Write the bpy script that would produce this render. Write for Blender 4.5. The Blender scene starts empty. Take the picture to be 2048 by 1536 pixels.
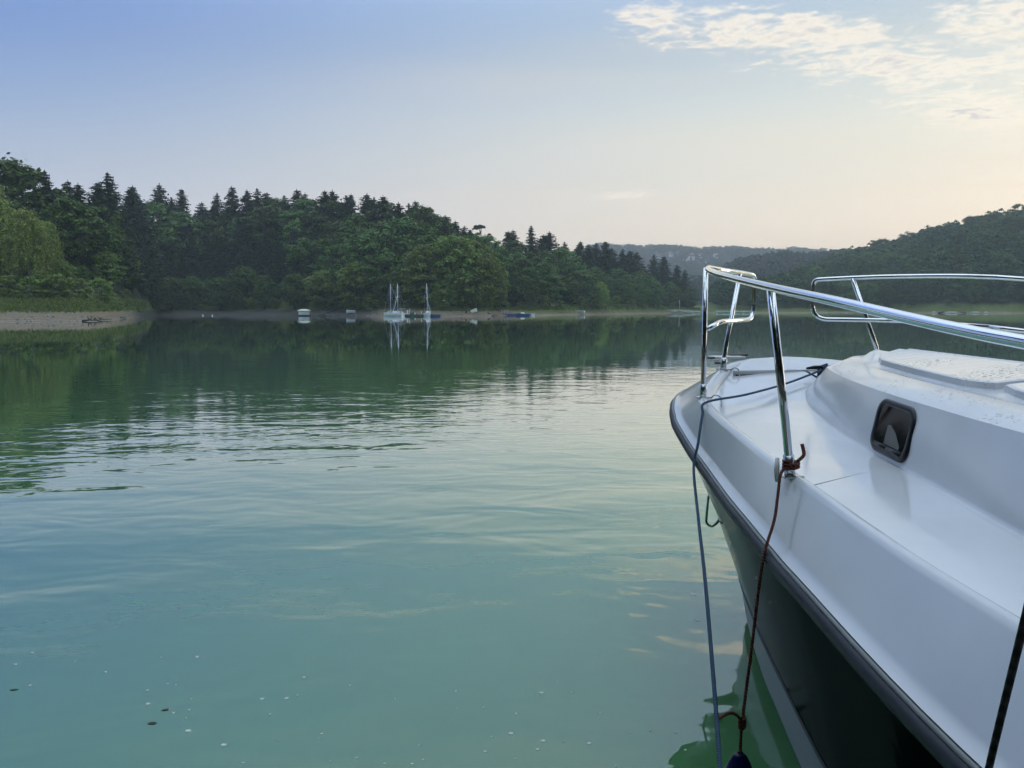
import bpy, bmesh, math, random
import numpy as np
from mathutils import Vector, Matrix
R = math.radians
sc = bpy.context.scene
COL = sc.collection

# ------------------------------------------------------------------ camera
PITCH = R(5.71); FPX = 1500.0; HC = 1.45
cam_data = bpy.data.cameras.new('camera'); cam = bpy.data.objects.new('camera', cam_data)
COL.objects.link(cam); sc.camera = cam
cam.location = (0, 0, HC); cam.rotation_euler = (R(90) - PITCH, 0, 0)
cam_data.sensor_width = 36; cam_data.lens = 36 * FPX / 2048
cam_data.clip_start = 0.05; cam_data.clip_end = 20000

# ------------------------------------------------------------------ sky, sun, exposure
SUN_AZ = R(52); SUN_EL = R(5)
world = bpy.data.worlds.new('World'); sc.world = world; world.use_nodes = True
def build_sky():
    nt = world.node_tree; N = nt.nodes; L = nt.links
    bg = N['Background']
    def new(t, **kw):
        n = N.new(t)
        for k, v in kw.items(): setattr(n, k, v)
        return n
    def m(op, a, b=None, clamp=False):
        n = new('ShaderNodeMath', operation=op); n.use_clamp = clamp
        for i, x in enumerate((a, b)):
            if x is None: continue
            if isinstance(x, (int, float)): n.inputs[i].default_value = x
            else: L.new(x, n.inputs[i])
        return n.outputs[0]
    def mix(fac, a, b):
        n = new('ShaderNodeMix', data_type='RGBA')
        for i, x in ((0, fac), (6, a), (7, b)):
            if isinstance(x, (int, float)): n.inputs[i].default_value = x
            elif isinstance(x, tuple): n.inputs[i].default_value = (*x, 1)
            else: L.new(x, n.inputs[i])
        return n.outputs[2]
    def ramp(fac, stops):
        n = new('ShaderNodeValToRGB'); cr = n.color_ramp; cr.interpolation = 'CARDINAL'
        for i, (pos, c) in enumerate(stops):
            e = cr.elements[i] if i < 2 else cr.elements.new(pos)
            e.position = pos; e.color = (*c, 1) if isinstance(c, tuple) else (c, c, c, 1)
        L.new(fac, n.inputs[0]); return n.outputs[0]
    def smooth(x, lo, hi):
        n = new('ShaderNodeMapRange', interpolation_type='SMOOTHSTEP')
        L.new(x, n.inputs[0]); n.inputs[1].default_value = lo; n.inputs[2].default_value = hi
        return n.outputs[0]
    sky = new('ShaderNodeTexSky', sky_type='NISHITA', sun_disc=False)
    sky.sun_elevation = SUN_EL; sky.sun_rotation = SUN_AZ
    sky.air_density = 1.0; sky.dust_density = 2.0; sky.ozone_density = 2.0
    tc = new('ShaderNodeTexCoord')
    sep = new('ShaderNodeSeparateXYZ'); L.new(tc.outputs['Generated'], sep.inputs[0])
    X, Y, Z = sep.outputs
    el = m('MAXIMUM', Z, 0.0)
    hor = m('MAXIMUM', m('SQRT', m('ADD', m('MULTIPLY', X, X), m('MULTIPLY', Y, Y))), 0.001)
    c = m('DIVIDE', m('ADD', m('MULTIPLY', X, math.sin(SUN_AZ)), m('MULTIPLY', Y, math.cos(SUN_AZ))), hor)
    far = ramp(el, [(0.0, (0.537, 0.490, 0.474)), (1.0, (0.800, 0.980, 1.280)), (.10, (0.418, 0.436, 0.505)), (.21, (0.217, 0.295, 0.459)), (.36, (0.119, 0.219, 0.505)), (.6, (0.385, 0.535, 0.850))])
    near = ramp(el, [(0.0, (0.761, 0.612, 0.459)), (1.0, (0.820, 0.980, 1.280)), (.09, (0.724, 0.612, 0.474)), (.15, (0.642, 0.581, 0.474)), (.23, (0.552, 0.558, 0.494)), (.36, (0.350, 0.436, 0.520)), (.6, (0.555, 0.665, 0.890))])
    back = ramp(el, [(0.0, (0.373, 0.375, 0.421)), (1.0, (0.780, 0.960, 1.280)), (.15, (0.298, 0.337, 0.459)), (.4, (0.194, 0.275, 0.490))])
    s1 = mix(smooth(c, -.12, 1.08), far, near)
    s1 = mix(smooth(c, .1, -.9), s1, back)
    # physical sky carries part of the light
    sc_n = new('ShaderNodeVectorMath', operation='SCALE'); L.new(sky.outputs[0], sc_n.inputs[0]); sc_n.inputs['Scale'].default_value = 0.14
    s2 = mix(0.12, s1, sc_n.outputs[0])
    # thin high cloud, laid out on a flat layer overhead
    zz = m('MAXIMUM', Z, 0.03)
    px = m('DIVIDE', X, zz); py = m('DIVIDE', Y, zz)
    comb = new('ShaderNodeCombineXYZ'); L.new(px, comb.inputs[0]); L.new(py, comb.inputs[1])
    def noise(scale, detail, rough, sx=1, sy=1, rot=0.0, off=(0, 0, 0), dist=0.0):
        mp = new('ShaderNodeMapping'); L.new(comb.outputs[0], mp.inputs[0])
        mp.inputs['Scale'].default_value = (sx, sy, 1); mp.inputs['Rotation'].default_value = (0, 0, rot); mp.inputs['Location'].default_value = off
        n = new('ShaderNodeTexNoise'); L.new(mp.outputs[0], n.inputs[0])
        n.inputs['Scale'].default_value = scale; n.inputs['Detail'].default_value = detail; n.inputs['Roughness'].default_value = rough; n.inputs['Distortion'].default_value = dist
        return n.outputs[0]
    def blob(cx, cy, rx, ry, rot):
        mp = new('ShaderNodeMapping', vector_type='TEXTURE'); L.new(comb.outputs[0], mp.inputs[0])
        mp.inputs['Location'].default_value = (cx, cy, 0); mp.inputs['Rotation'].default_value = (0, 0, rot); mp.inputs['Scale'].default_value = (rx, ry, 1)
        g = new('ShaderNodeTexGradient', gradient_type='SPHERICAL'); L.new(mp.outputs[0], g.inputs[0]); return g.outputs[1]
    mask = blob(.98, 2.86, 1.05, .42, R(10))
    for b in ((.48, 2.72, .24, .17, 0), (1.55, 3.20, 1.0, .50, R(16)), (2.4, 3.0, 1.6, 1.2, R(20)), (2.35, 3.95, 1.3, .50, R(38)), (1.9, 2.75, .9, .55, R(25)), (.95, 6.75, .55, .5, 0)):
        mask = m('MAXIMUM', mask, blob(*b))
    n1 = noise(4.6, 5, .6, 1.0, 1.15, R(14), (1.3, .2, 0), .9)
    n2 = noise(14, 3, .6, 1.0, 1.0, R(-25), (0, 3, 0))
    dens = m('ADD', m('MULTIPLY', n1, .62), m('MULTIPLY', n2, .40))
    mask = m('POWER', mask, .6)
    thr = m('SUBTRACT', .75, m('MULTIPLY', mask, .43))
    cl = m('SUBTRACT', dens, thr)
    cov = smooth(cl, .0, .20)
    cov = m('MULTIPLY', cov, smooth(Z, .05, .11))
    thick = smooth(cl, .12, .30)
    lit = mix(smooth(c, -.2, .95), (.59, .53, .48), (.75, .67, .55))
    cc = mix(m('MULTIPLY', thick, .75), lit, (.36, .38, .42))
    s3 = mix(m('MULTIPLY', cov, .86), s2, cc)
    # broad faint veils low over the glow
    veil = smooth(noise(.55, 2, .55, .35, 1.4, R(12), (4, 1, 0)), .48, .75)
    veil = m('MULTIPLY', veil, smooth(c, .2, 1.0))
    s4 = mix(m('MULTIPLY', veil, .30), s3, (.63, .51, .38))
    L.new(s4, bg.inputs[0]); bg.inputs[1].default_value = 1.0
build_sky()
world.cycles.sampling_method = 'MANUAL'; world.cycles.sample_map_resolution = 512
sun_data = bpy.data.lights.new('sun', 'SUN'); sun = bpy.data.objects.new('sun', sun_data); COL.objects.link(sun)
sun_data.energy = 0.25; sun_data.angle = R(12); sun_data.color = (1, .82, .62)
sun.rotation_euler = (R(90) - SUN_EL, 0, math.pi - SUN_AZ)
sun.location = (300, 300, 200)
vs = sc.view_settings
vs.view_transform = 'Standard'; vs.look = 'None'; vs.exposure = 0.66; vs.gamma = 1.0; vs.use_curve_mapping = False
sc.cycles.use_denoising = True
sc.cycles.use_adaptive_sampling = True; sc.cycles.adaptive_threshold = .035; sc.cycles.adaptive_min_samples = 12
sc.cycles.max_bounces = 5; sc.cycles.diffuse_bounces = 2; sc.cycles.glossy_bounces = 4; sc.cycles.transmission_bounces = 2
sc.cycles.transparent_max_bounces = 8; sc.cycles.volume_bounces = 1
sc.cycles.sample_clamp_indirect = 6

# ------------------------------------------------------------------ helpers
def at(u, v, y):
    """the point at depth y that the photograph shows at pixel (u, v) of 2048 x 1536"""
    a = (u - 1024) / FPX; b = (768 - v) / FPX
    t = y / (math.cos(PITCH) + b * math.sin(PITCH))
    return Vector((a * t, y, HC + t * (-math.sin(PITCH) + b * math.cos(PITCH))))
def u_of(x, y): return 1024 + FPX * x / y * 1.005
def link(o, parent=None):
    COL.objects.link(o)
    if parent is not None: o.parent = parent
    return o
def tag(o, label=None, cat=None, group=None, kind=None):
    if label: o['label'] = label
    if cat: o['category'] = cat
    if group: o['group'] = group
    if kind: o['kind'] = kind
    return o
def empty(name, loc=(0, 0, 0), rz=0.0, parent=None):
    o = bpy.data.objects.new(name, None); o.empty_display_size = .2
    o.location = loc; o.rotation_euler = (0, 0, rz); return link(o, parent)
def mesh_obj(name, verts, faces, mat, parent=None, smooth=False, loc=None, mats=None, fmat=None):
    me = bpy.data.meshes.new(name)
    me.from_pydata([tuple(v) for v in verts], [], [tuple(f) for f in faces])
    for mm in (mats or [mat]): me.materials.append(mm)
    if fmat is not None: me.polygons.foreach_set('material_index', np.asarray(fmat, dtype=np.int32))
    if smooth: me.polygons.foreach_set('use_smooth', np.ones(len(me.polygons), dtype=bool))
    me.update()
    o = bpy.data.objects.new(name, me)
    if loc is not None: o.location = loc
    return link(o, parent)
def quads_mesh(name, V, Q, mats, fmat=None):
    """fast numpy quad mesh (V n x 3, Q m x 4)"""
    me = bpy.data.meshes.new(name)
    V = np.asarray(V, dtype=np.float32); Q = np.asarray(Q, dtype=np.int32)
    me.vertices.add(len(V)); me.vertices.foreach_set('co', V.ravel())
    me.loops.add(Q.size); me.loops.foreach_set('vertex_index', Q.ravel())
    me.polygons.add(len(Q)); me.polygons.foreach_set('loop_start', np.arange(0, Q.size, 4, dtype=np.int32))
    for mm in mats: me.materials.append(mm)
    if fmat is not None: me.polygons.foreach_set('material_index', np.asarray(fmat, dtype=np.int32))
    me.update(calc_edges=True); me.validate(); return me
class MB:
    def __init__(s): s.v = []; s.f = []
    def add(s, V, F):
        n = len(s.v); s.v += [tuple(x) for x in V]; s.f += [tuple(i + n for i in f) for f in F]; return s
    def box(s, c, d, rz=0.0, taper=1.0):
        x, y, z = d[0] / 2, d[1] / 2, d[2] / 2; ca, sa = math.cos(rz), math.sin(rz); V = []
        for k, sz in ((1, -z), (taper, z)):
            for px, py in ((-x, -y), (x, -y), (x, y), (-x, y)):
                px *= k; py *= k
                V.append((c[0] + px * ca - py * sa, c[1] + px * sa + py * ca, c[2] + sz))
        return s.add(V, [(3, 2, 1, 0), (4, 5, 6, 7), (0, 1, 5, 4), (1, 2, 6, 5), (2, 3, 7, 6), (3, 0, 4, 7)])
    def tube(s, pts, r, n=8, cap=True):
        V, F = tube_geo(pts, r, n, cap); return s.add(V, F)
    def build(s, name, mat, parent=None, smooth=False, bevel=0.0):
        o = mesh_obj(name, s.v, s.f, mat, parent, smooth)
        if bevel:
            b = o.modifiers.new('bevel', 'BEVEL'); b.width = bevel; b.segments = 2; b.limit_method = 'ANGLE'
        return o
def tube_geo(pts, r, n=8, cap=True):
    P = [Vector(p) for p in pts]; rs = r if isinstance(r, (list, tuple)) else [r] * len(P)
    V = []; F = []; up = None
    for i, p in enumerate(P):
        t = (P[min(i + 1, len(P) - 1)] - P[max(i - 1, 0)]).normalized()
        if up is None:
            up = Vector((0, 0, 1)) if abs(t.z) < .9 else Vector((1, 0, 0))
        a = (up - t * up.dot(t)).normalized(); up = a; b = t.cross(a)
        for k in range(n):
            q = 2 * math.pi * k / n
            V.append(p + (a * math.cos(q) + b * math.sin(q)) * rs[i])
    for i in range(len(P) - 1):
        for k in range(n):
            F.append((i * n + k, i * n + (k + 1) % n, (i + 1) * n + (k + 1) % n, (i + 1) * n + k))
    if cap:
        F.append(tuple(reversed(range(n)))); F.append(tuple(range((len(P) - 1) * n, len(P) * n)))
    return V, F
def catmull(P, n=8, closed=False):
    P = [np.array(p, float) for p in P]; out = []
    Q = [2 * P[0] - P[1]] + P + [2 * P[-1] - P[-2]]
    for i in range(1, len(Q) - 2):
        p0, p1, p2, p3 = Q[i - 1:i + 3]
        for k in range(n):
            t = k / n
            out.append(.5 * ((2 * p1) + (-p0 + p2) * t + (2 * p0 - 5 * p1 + 4 * p2 - p3) * t * t + (-p0 + 3 * p1 - 3 * p2 + p3) * t ** 3))
    out.append(P[-1]); return out
def fillet(P, rad, n=6):
    P = [Vector(p) for p in P]; out = [P[0]]
    for i in range(1, len(P) - 1):
        r = rad[i] if isinstance(rad, (list, tuple)) else rad
        a = (P[i - 1] - P[i]); b = (P[i + 1] - P[i])
        d = min(r, a.length * .49, b.length * .49)
        A = P[i] + a.normalized() * d; B = P[i] + b.normalized() * d
        for k in range(n + 1):
            t = k / n
            out.append(A * (1 - t) ** 2 + P[i] * 2 * t * (1 - t) + B * t * t)
    out.append(P[-1]); return out
def tube(name, pts, r, mat, parent=None, n=12):
    V, F = tube_geo(pts, r, n); return mesh_obj(name, V, F, mat, parent, True)

# ------------------------------------------------------------------ materials
def material(name, color, rough=.6, metal=0.0, ior=1.45, coat=0.0, noise=None, bump=None, rough_noise=None, islands=None, obj_var=0.0, transl=0.0, spec=.5):
    """noise=(scale, amount), bump=(scale, metres), rough_noise=(scale, lo, hi), islands=amount of per-leaf variation"""
    mt = bpy.data.materials.new(name); mt.use_nodes = True
    nt = mt.node_tree; N = nt.nodes; L = nt.links; b = N['Principled BSDF']
    b.inputs['Roughness'].default_value = rough; b.inputs['Metallic'].default_value = metal
    b.inputs['IOR'].default_value = ior; b.inputs['Coat Weight'].default_value = coat; b.inputs['Coat Roughness'].default_value = .05
    b.inputs['Specular IOR Level'].default_value = spec
    tc = N.new('ShaderNodeTexCoord')
    rgb = N.new('ShaderNodeRGB'); rgb.outputs[0].default_value = (*color, 1); out = rgb.outputs[0]
    def tex(scale, detail=4):
        n = N.new('ShaderNodeTexNoise'); n.inputs['Scale'].default_value = scale; n.inputs['Detail'].default_value = detail
        L.new(tc.outputs['Object'], n.inputs[0]); return n.outputs[0]
    def mul(fac_socket, lo, hi, src):
        mr = N.new('ShaderNodeMapRange'); L.new(fac_socket, mr.inputs[0]); mr.inputs[3].default_value = lo; mr.inputs[4].default_value = hi
        v = N.new('ShaderNodeVectorMath'); v.operation = 'SCALE'; L.new(src, v.inputs[0]); L.new(mr.outputs[0], v.inputs['Scale']); return v.outputs[0]
    if noise: out = mul(tex(noise[0]), 1 - noise[1], 1 + noise[1], out)
    if islands:
        g = N.new('ShaderNodeNewGeometry'); out = mul(g.outputs['Random Per Island'], 1 - islands, 1 + islands, out)
    if obj_var:
        oi = N.new('ShaderNodeObjectInfo'); out = mul(oi.outputs['Random'], 1 - obj_var, 1 + obj_var, out)
        hs = N.new('ShaderNodeHueSaturation'); mr = N.new('ShaderNodeMapRange'); L.new(oi.outputs['Random'], mr.inputs[0])
        mr.inputs[3].default_value = .485; mr.inputs[4].default_value = .52; L.new(mr.outputs[0], hs.inputs['Hue']); L.new(out, hs.inputs['Color']); out = hs.outputs[0]
    L.new(out, b.inputs['Base Color'])
    if rough_noise:
        mr = N.new('ShaderNodeMapRange'); L.new(tex(rough_noise[0], 3), mr.inputs[0]); mr.inputs[1].default_value = .4; mr.inputs[2].default_value = .6
        mr.inputs[3].default_value = rough_noise[1]; mr.inputs[4].default_value = rough_noise[2]; L.new(mr.outputs[0], b.inputs['Roughness'])
    if bump:
        bp = N.new('ShaderNodeBump'); bp.inputs['Strength'].default_value = 1; bp.inputs['Distance'].default_value = bump[1]
        L.new(tex(bump[0]), bp.inputs['Height']); L.new(bp.outputs[0], b.inputs['Normal'])
    if transl:
        tr = N.new('ShaderNodeBsdfTranslucent'); L.new(out, tr.inputs[0]); mx = N.new('ShaderNodeMixShader'); mx.inputs[0].default_value = transl
        L.new(b.outputs[0], mx.inputs[1]); L.new(tr.outputs[0], mx.inputs[2]); L.new(mx.outputs[0], N['Material Output'].inputs[0])
    return mt
M = {}
M['spruce'] = material('spruce_needles', (.032, .056, .031), .75, islands=.45, obj_var=.25, spec=.2)
M['beech'] = material('broad_leaves', (.090, .150, .034), .65, islands=.55, obj_var=.35, transl=.15, spec=.25)
M['lime'] = material('light_leaves', (.19, .255, .055), .65, islands=.4, obj_var=.2, transl=.3, spec=.25)
M['birch'] = material('birch_leaves', (.25, .33, .075), .65, islands=.35, obj_var=.12, transl=.3, spec=.25)
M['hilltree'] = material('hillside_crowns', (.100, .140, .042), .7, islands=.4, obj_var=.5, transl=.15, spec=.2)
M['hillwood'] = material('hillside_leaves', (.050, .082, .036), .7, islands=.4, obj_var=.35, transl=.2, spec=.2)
M['bark'] = material('bark', (.055, .045, .036), .9, noise=(3, .4))
M['pale_bark'] = material('pale_bark', (.22, .21, .18), .85, noise=(6, .5))
M['white_paint'] = material('white_paint', (.78, .78, .76), .35, noise=(5, .06))
M['yellow_roof'] = material('pale_roof', (.74, .74, .56), .5, noise=(6, .08))
M['grey_wood'] = material('weathered_wood', (.14, .125, .11), .85, noise=(8, .35))
M['dark'] = material('dark_rubber', (.02, .022, .025), .6)
M['blue_plastic'] = material('blue_plastic', (.035, .09, .25), .45, noise=(4, .2))
M['blue_cover'] = material('blue_canvas', (.05, .08, .20), .8, noise=(4, .2))
M['alu'] = material('mast_aluminium', (.62, .64, .66), .4, metal=.3)
M['green_paint'] = material('green_paint', (.06, .16, .11), .7)
M['stone'] = material('pale_stone', (.42, .40, .36), .9, noise=(5, .3))
M['house_wall'] = material('house_render', (.70, .68, .64), .8)
M['house_roof'] = material('house_roof', (.22, .13, .10), .8)
M['glass_dark'] = material('dark_glass', (.006, .007, .009), .06, ior=1.25)

# ------------------------------------------------------------------ terrain: one sheet of banks, hills and lake bed
SH_U = [-900, -300, 0, 120, 180, 230, 265, 285, 298, 312, 450, 600, 700, 800, 900, 975, 1000, 1070, 1200, 1300, 1400, 1500, 1600, 1800, 1850, 1880, 1930, 2048, 2400, 3200]
SH_Y = [70, 80, 87, 87, 89, 106, 128, 145, 165, 182, 178, 164, 157, 150, 148, 150, 163, 172, 205, 245, 280, 285, 285, 285, 268, 258, 255, 250, 215, 170]
BK_U = [-300, 0, 285, 320, 700, 850, 1000, 1250, 1400, 1800, 1900, 2400]      # bank height 12 m behind the water's edge
BK_Z = [2.6, 2.5, 1.9, 1.4, 1.5, 2.2, 1.6, 2.6, 1.8, 1.6, 3.0, 3.0]
H1_U = [-300, 0, 285, 330, 500, 660, 800, 900, 1000, 1200, 1300, 1390, 1550, 1700, 2048, 2400]   # 45 m behind
H1_Z = [7, 6, 8, 11.5, 12.5, 11.5, 9.5, 7, 4.5, 4.5, 3.5, 3.0, 4.0, 10, 15, 17]
H2_U = [-300, 285, 800, 1000, 1200, 1400, 1500, 1600, 1700, 1800, 1900, 2048, 2400, 3200]         # 170 m behind
H2_Z = [14, 17, 14, 9, 7, 4, 7, 15.5, 25, 32.5, 37, 42.5, 52, 58]
rng = np.random.default_rng(5)
_ph = rng.uniform(0, 6.28, 24)
def wob(a, f, k): return math.sin(a * f + _ph[k]) * .6 + math.sin(a * f * 2.3 + _ph[k + 1]) * .4
def shore_y(u): return float(np.interp(u, SH_U, SH_Y)) * (1 + .006 * wob(u, .05, 0) + .004 * wob(u, .19, 2))
def ground_at(u, y):
    """ground height at photo column u and depth y (u is an azimuth)"""
    ca = 1 / math.sqrt(1 + ((u - 1024) / (FPX * 1.005)) ** 2)
    rho = (y - shore_y(u)) / ca
    if rho < 0: return max(-3.0, rho * .22)
    bk = float(np.interp(u, BK_U, BK_Z)); h1 = float(np.interp(u, H1_U, H1_Z)); h2 = float(np.interp(u, H2_U, H2_Z))
    z = float(np.interp(rho, [0, 1.0, 2.2, 5, 8, 12, 45, 170, 420, 900], [0, .22, .42, .34 * bk + .2, .72 * bk, bk, h1, h2, h2 * .8, 6]))
    z += .09 * wob(u, .09, 4) * min(rho / 4, 1) + .25 * wob(u, .021, 6) * min(rho / 20, 1)
    r = y
    # far ridges across the end of the lake
    g = lambda x, m, s: math.exp(-((x - m) / s) ** 2)
    if r > 330:
        z = max(z, 44 * g(r, 720, 190) * float(np.interp(u, [1150, 1400, 1470, 1545, 1700, 2100], [.50, .44, .80, .95, 1.0, 1.05])) * (1 + .04 * wob(u, .03, 8)))
        z = max(z, 108 * g(r, 1420, 420) * float(np.interp(u, [700, 1100, 1240, 1330, 1400, 1470, 1560, 1700], [1.0, 1.0, 1.0, .985, .955, .96, .93, .93])) * (1 + .022 * wob(u, .05, 10)))
    return z
def build_terrain():
    us = list(np.arange(-420, 2480, 9.0))
    angs = [math.atan((u - 1024) / (FPX * 1.005)) for u in us]
    rest = list(np.linspace(angs[-1], angs[0] + 2 * math.pi, 60))[1:-1]
    cols = [(a, u) for a, u in zip(angs, us)] + [(a, None) for a in rest]
    rhos = [0, .5, 1.0, 1.6, 2.2, 3, 4, 5, 6.5, 8, 10, 12, 15, 20, 27, 35, 45, 60, 80, 105, 135, 170, 210, 260, 320, 390, 460, 540, 620, 700, 780, 880, 1000, 1100, 1200, 1300, 1400, 1500, 1650]
    V = []; nr = len(rhos) + 4
    ua, ub = us[-1], us[0]
    for a, u in cols:
        if u is None:
            w = (a - angs[-1]) / (angs[0] + 2 * math.pi - angs[-1])
            rs = (1 - w) * shore_y(ua) / math.cos(angs[-1]) + w * shore_y(ub) / math.cos(angs[0]); deg = math.degrees(a); rs = rs + (13 - rs) * min(1, max(0, (deg - 48) / 45)) * min(1, max(0, (316 - deg) / 26))
        else: rs = shore_y(u) / math.cos(a)
        row = [(.02, -3.), (rs * .6, -3.), (rs * .85, -3.), (rs - 2, -.5)]
        for q in rhos:
            if u is None:
                z = float(np.interp(q, [0, 1, 12, 45, 170, 420, 900, 1600], [0, .2, 2.4, 6, 28, 40, 30, 25])) + .3 * wob(a, 3, 4) * min(q / 12, 1)
            else: z = ground_at(u, (rs + q) * math.cos(a))
            row.append((rs + q, z))
        for r, z in row: V.append((r * math.sin(a), r * math.cos(a), z))
    F = []; nc = len(cols)
    for i in range(nc):
        j = (i + 1) % nc
        for k in range(nr - 1): F.append((i * nr + k, j * nr + k, j * nr + k + 1, i * nr + k + 1))
    mt = bpy.data.materials.new('bank_earth'); mt.use_nodes = True
    nt = mt.node_tree; N = nt.nodes; L = nt.links; b = N['Principled BSDF']; b.inputs['Roughness'].default_value = .95; b.inputs['Specular IOR Level'].default_value = .15
    g = N.new('ShaderNodeNewGeometry'); sp = N.new('ShaderNodeSeparateXYZ'); L.new(g.outputs['Position'], sp.inputs[0])
    def nz(scale, det=5, sc3=(1, 1, 1)):
        mp = N.new('ShaderNodeMapping'); mp.inputs['Scale'].default_value = sc3; L.new(g.outputs['Position'], mp.inputs[0])
        n = N.new('ShaderNodeTexNoise'); n.inputs['Scale'].default_value = scale; n.inputs['Detail'].default_value = det; L.new(mp.outputs[0], n.inputs[0]); return n.outputs[0]
    def mm(op, a, c):
        n = N.new('ShaderNodeMath'); n.operation = op
        for i, x in enumerate((a, c)):
            if isinstance(x, (int, float)): n.inputs[i].default_value = x
            else: L.new(x, n.inputs[i])
        return n.outputs[0]
    def mix(f, a, c):
        n = N.new('ShaderNodeMix'); n.data_type = 'RGBA'; L.new(f, n.inputs[0])
        for i, x in ((6, a), (7, c)):
            if isinstance(x, tuple): n.inputs[i].default_value = (*x, 1)
            else: L.new(x, n.inputs[i])
        return n.outputs[2]
    def step(x, lo, hi):
        n = N.new('ShaderNodeMapRange'); n.interpolation_type = 'SMOOTHSTEP'; L.new(x, n.inputs[0]); n.inputs[1].default_value = lo; n.inputs[2].default_value = hi; return n.outputs[0]
    zz = mm('ADD', sp.outputs[2], mm('MULTIPLY', mm('SUBTRACT', nz(.35), .5), 1.1))
    mud = mix(nz(1.2, 6, (.25, .25, 9)), (.145, .110, .072), (.30, .240, .165))
    mud = mix(mm('MULTIPLY', step(sp.outputs[2], .13, .07), nz(.12, 3)), mud, (.40, .37, .32))
    mud = mix(step(sp.outputs[2], .05, .0), mud, (.09, .08, .065))
    grass = mix(nz(.8, 6), (.055, .085, .022), (.19, .215, .07))
    xx = sp.outputs[0]
    bank_shade = mm('MULTIPLY', step(xx, -25, -33), step(sp.outputs[1], 118, 150))  # shade under the trees on the middle bank, painted into the mud colour
    mud = mix(bank_shade, mud, (.070, .066, .058))
    green_shore = step(xx, -3, 6)
    zz2 = mm('ADD', zz, mm('MULTIPLY', green_shore, .75))
    c1 = mix(step(zz2, .95, 1.45), mud, grass)
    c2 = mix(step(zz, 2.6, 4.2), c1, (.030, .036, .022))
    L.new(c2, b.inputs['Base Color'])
    bp = N.new('ShaderNodeBump'); bp.inputs['Distance'].default_value = .25; L.new(nz(2.2, 6), bp.inputs['Height']); L.new(bp.outputs[0], b.inputs['Normal'])
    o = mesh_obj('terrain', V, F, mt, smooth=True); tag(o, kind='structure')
    return o
terrain = build_terrain()

# ------------------------------------------------------------------ water
def build_water():
    mt = bpy.data.materials.new('lake_water'); mt.use_nodes = True
    nt = mt.node_tree; N = nt.nodes; L = nt.links; b = N['Principled BSDF']
    b.inputs['Base Color'].default_value = (.098, .262, .108, 1); b.inputs['Roughness'].default_value = .015; b.inputs['IOR'].default_value = 1.52
    b.inputs['Coat Weight'].default_value = 1.0; b.inputs['Coat Roughness'].default_value = .015; b.inputs['Coat IOR'].default_value = 1.52
    g = N.new('ShaderNodeNewGeometry')
    def nz(scale, det, rough, sc3, rot=0.0, loc=(0, 0, 0), dist=0.0):
        mp = N.new('ShaderNodeMapping'); mp.inputs['Scale'].default_value = sc3; mp.inputs['Rotation'].default_value = (0, 0, rot); mp.inputs['Location'].default_value = loc
        L.new(g.outputs['Position'], mp.inputs[0])
        n = N.new('ShaderNodeTexNoise'); n.noise_dimensions = '2D'; n.inputs['Scale'].default_value = scale; n.inputs['Detail'].default_value = det; n.inputs['Roughness'].default_value = rough; n.inputs['Distortion'].default_value = dist
        L.new(mp.outputs[0], n.inputs[0])
        z0 = N.new('ShaderNodeMath'); z0.operation = 'SUBTRACT'; L.new(n.outputs[0], z0.inputs[0]); z0.inputs[1].default_value = .5; return z0.outputs[0]
    def mm(op, a, c=0.0):
        n = N.new('ShaderNodeMath'); n.operation = op
        for i, x in enumerate((a, c)):
            if isinstance(x, (int, float)): n.inputs[i].default_value = x
            else: L.new(x, n.inputs[i])
        return n.outputs[0]
    def step(x, lo, hi):
        n = N.new('ShaderNodeMapRange'); n.interpolation_type = 'SMOOTHSTEP'; L.new(x, n.inputs[0]); n.inputs[1].default_value = lo; n.inputs[2].default_value = hi; return n.outputs[0]
    ln = N.new('ShaderNodeVectorMath'); ln.operation = 'LENGTH'; L.new(g.outputs['Position'], ln.inputs[0]); dist = ln.outputs['Value']
    swell = mm('MULTIPLY', nz(.42, 2, .45, (.5, 1, 1), R(-16)), mm('ADD', .014, mm('MULTIPLY', step(dist, 9, 3.5), .012)))
    mid = mm('MULTIPLY', nz(2.3, 2, .5, (.5, 1, 1), R(-8), (7, 3, 0), .3), .0068)
    fine = mm('MULTIPLY', nz(6.0, 2, .5, (.6, 1, 1), R(6), (1, 9, 0), .4), .0026)
    patch = step(nz(.11, 3, .5, (.6, 1, 1), .3, (3, 11, 0)), -.12, .12)
    mid = mm('MULTIPLY', mid, mm('ADD', .55, mm('MULTIPLY', patch, .6)))
    fine = mm('MULTIPLY', fine, mm('ADD', .15, mm('MULTIPLY', patch, 1.0)))
    calm = step(dist, 30, 8)
    calm = mm('ADD', .10, mm('MULTIPLY', calm, .90))
    near = mm('ADD', 1.0, mm('MULTIPLY', step(dist, 11, 2.5), 3.0))
    h = mm('MULTIPLY', mm('ADD', mm('ADD', swell, mid), fine), mm('MULTIPLY', calm, near))
    bp = N.new('ShaderNodeBump'); bp.inputs['Strength'].default_value = 1; bp.inputs['Distance'].default_value = 1.0
    L.new(h, bp.inputs['Height']); L.new(bp.outputs[0], b.inputs['Normal']); L.new(bp.outputs[0], b.inputs['Coat Normal'])
    S = 1900
    o = mesh_obj('lake_water', [(-S, -S, 0), (S, -S, 0), (S, S, 0), (-S, S, 0)], [(0, 1, 2, 3)], mt)
    tag(o, kind='structure'); return o
water = build_water()

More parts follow.
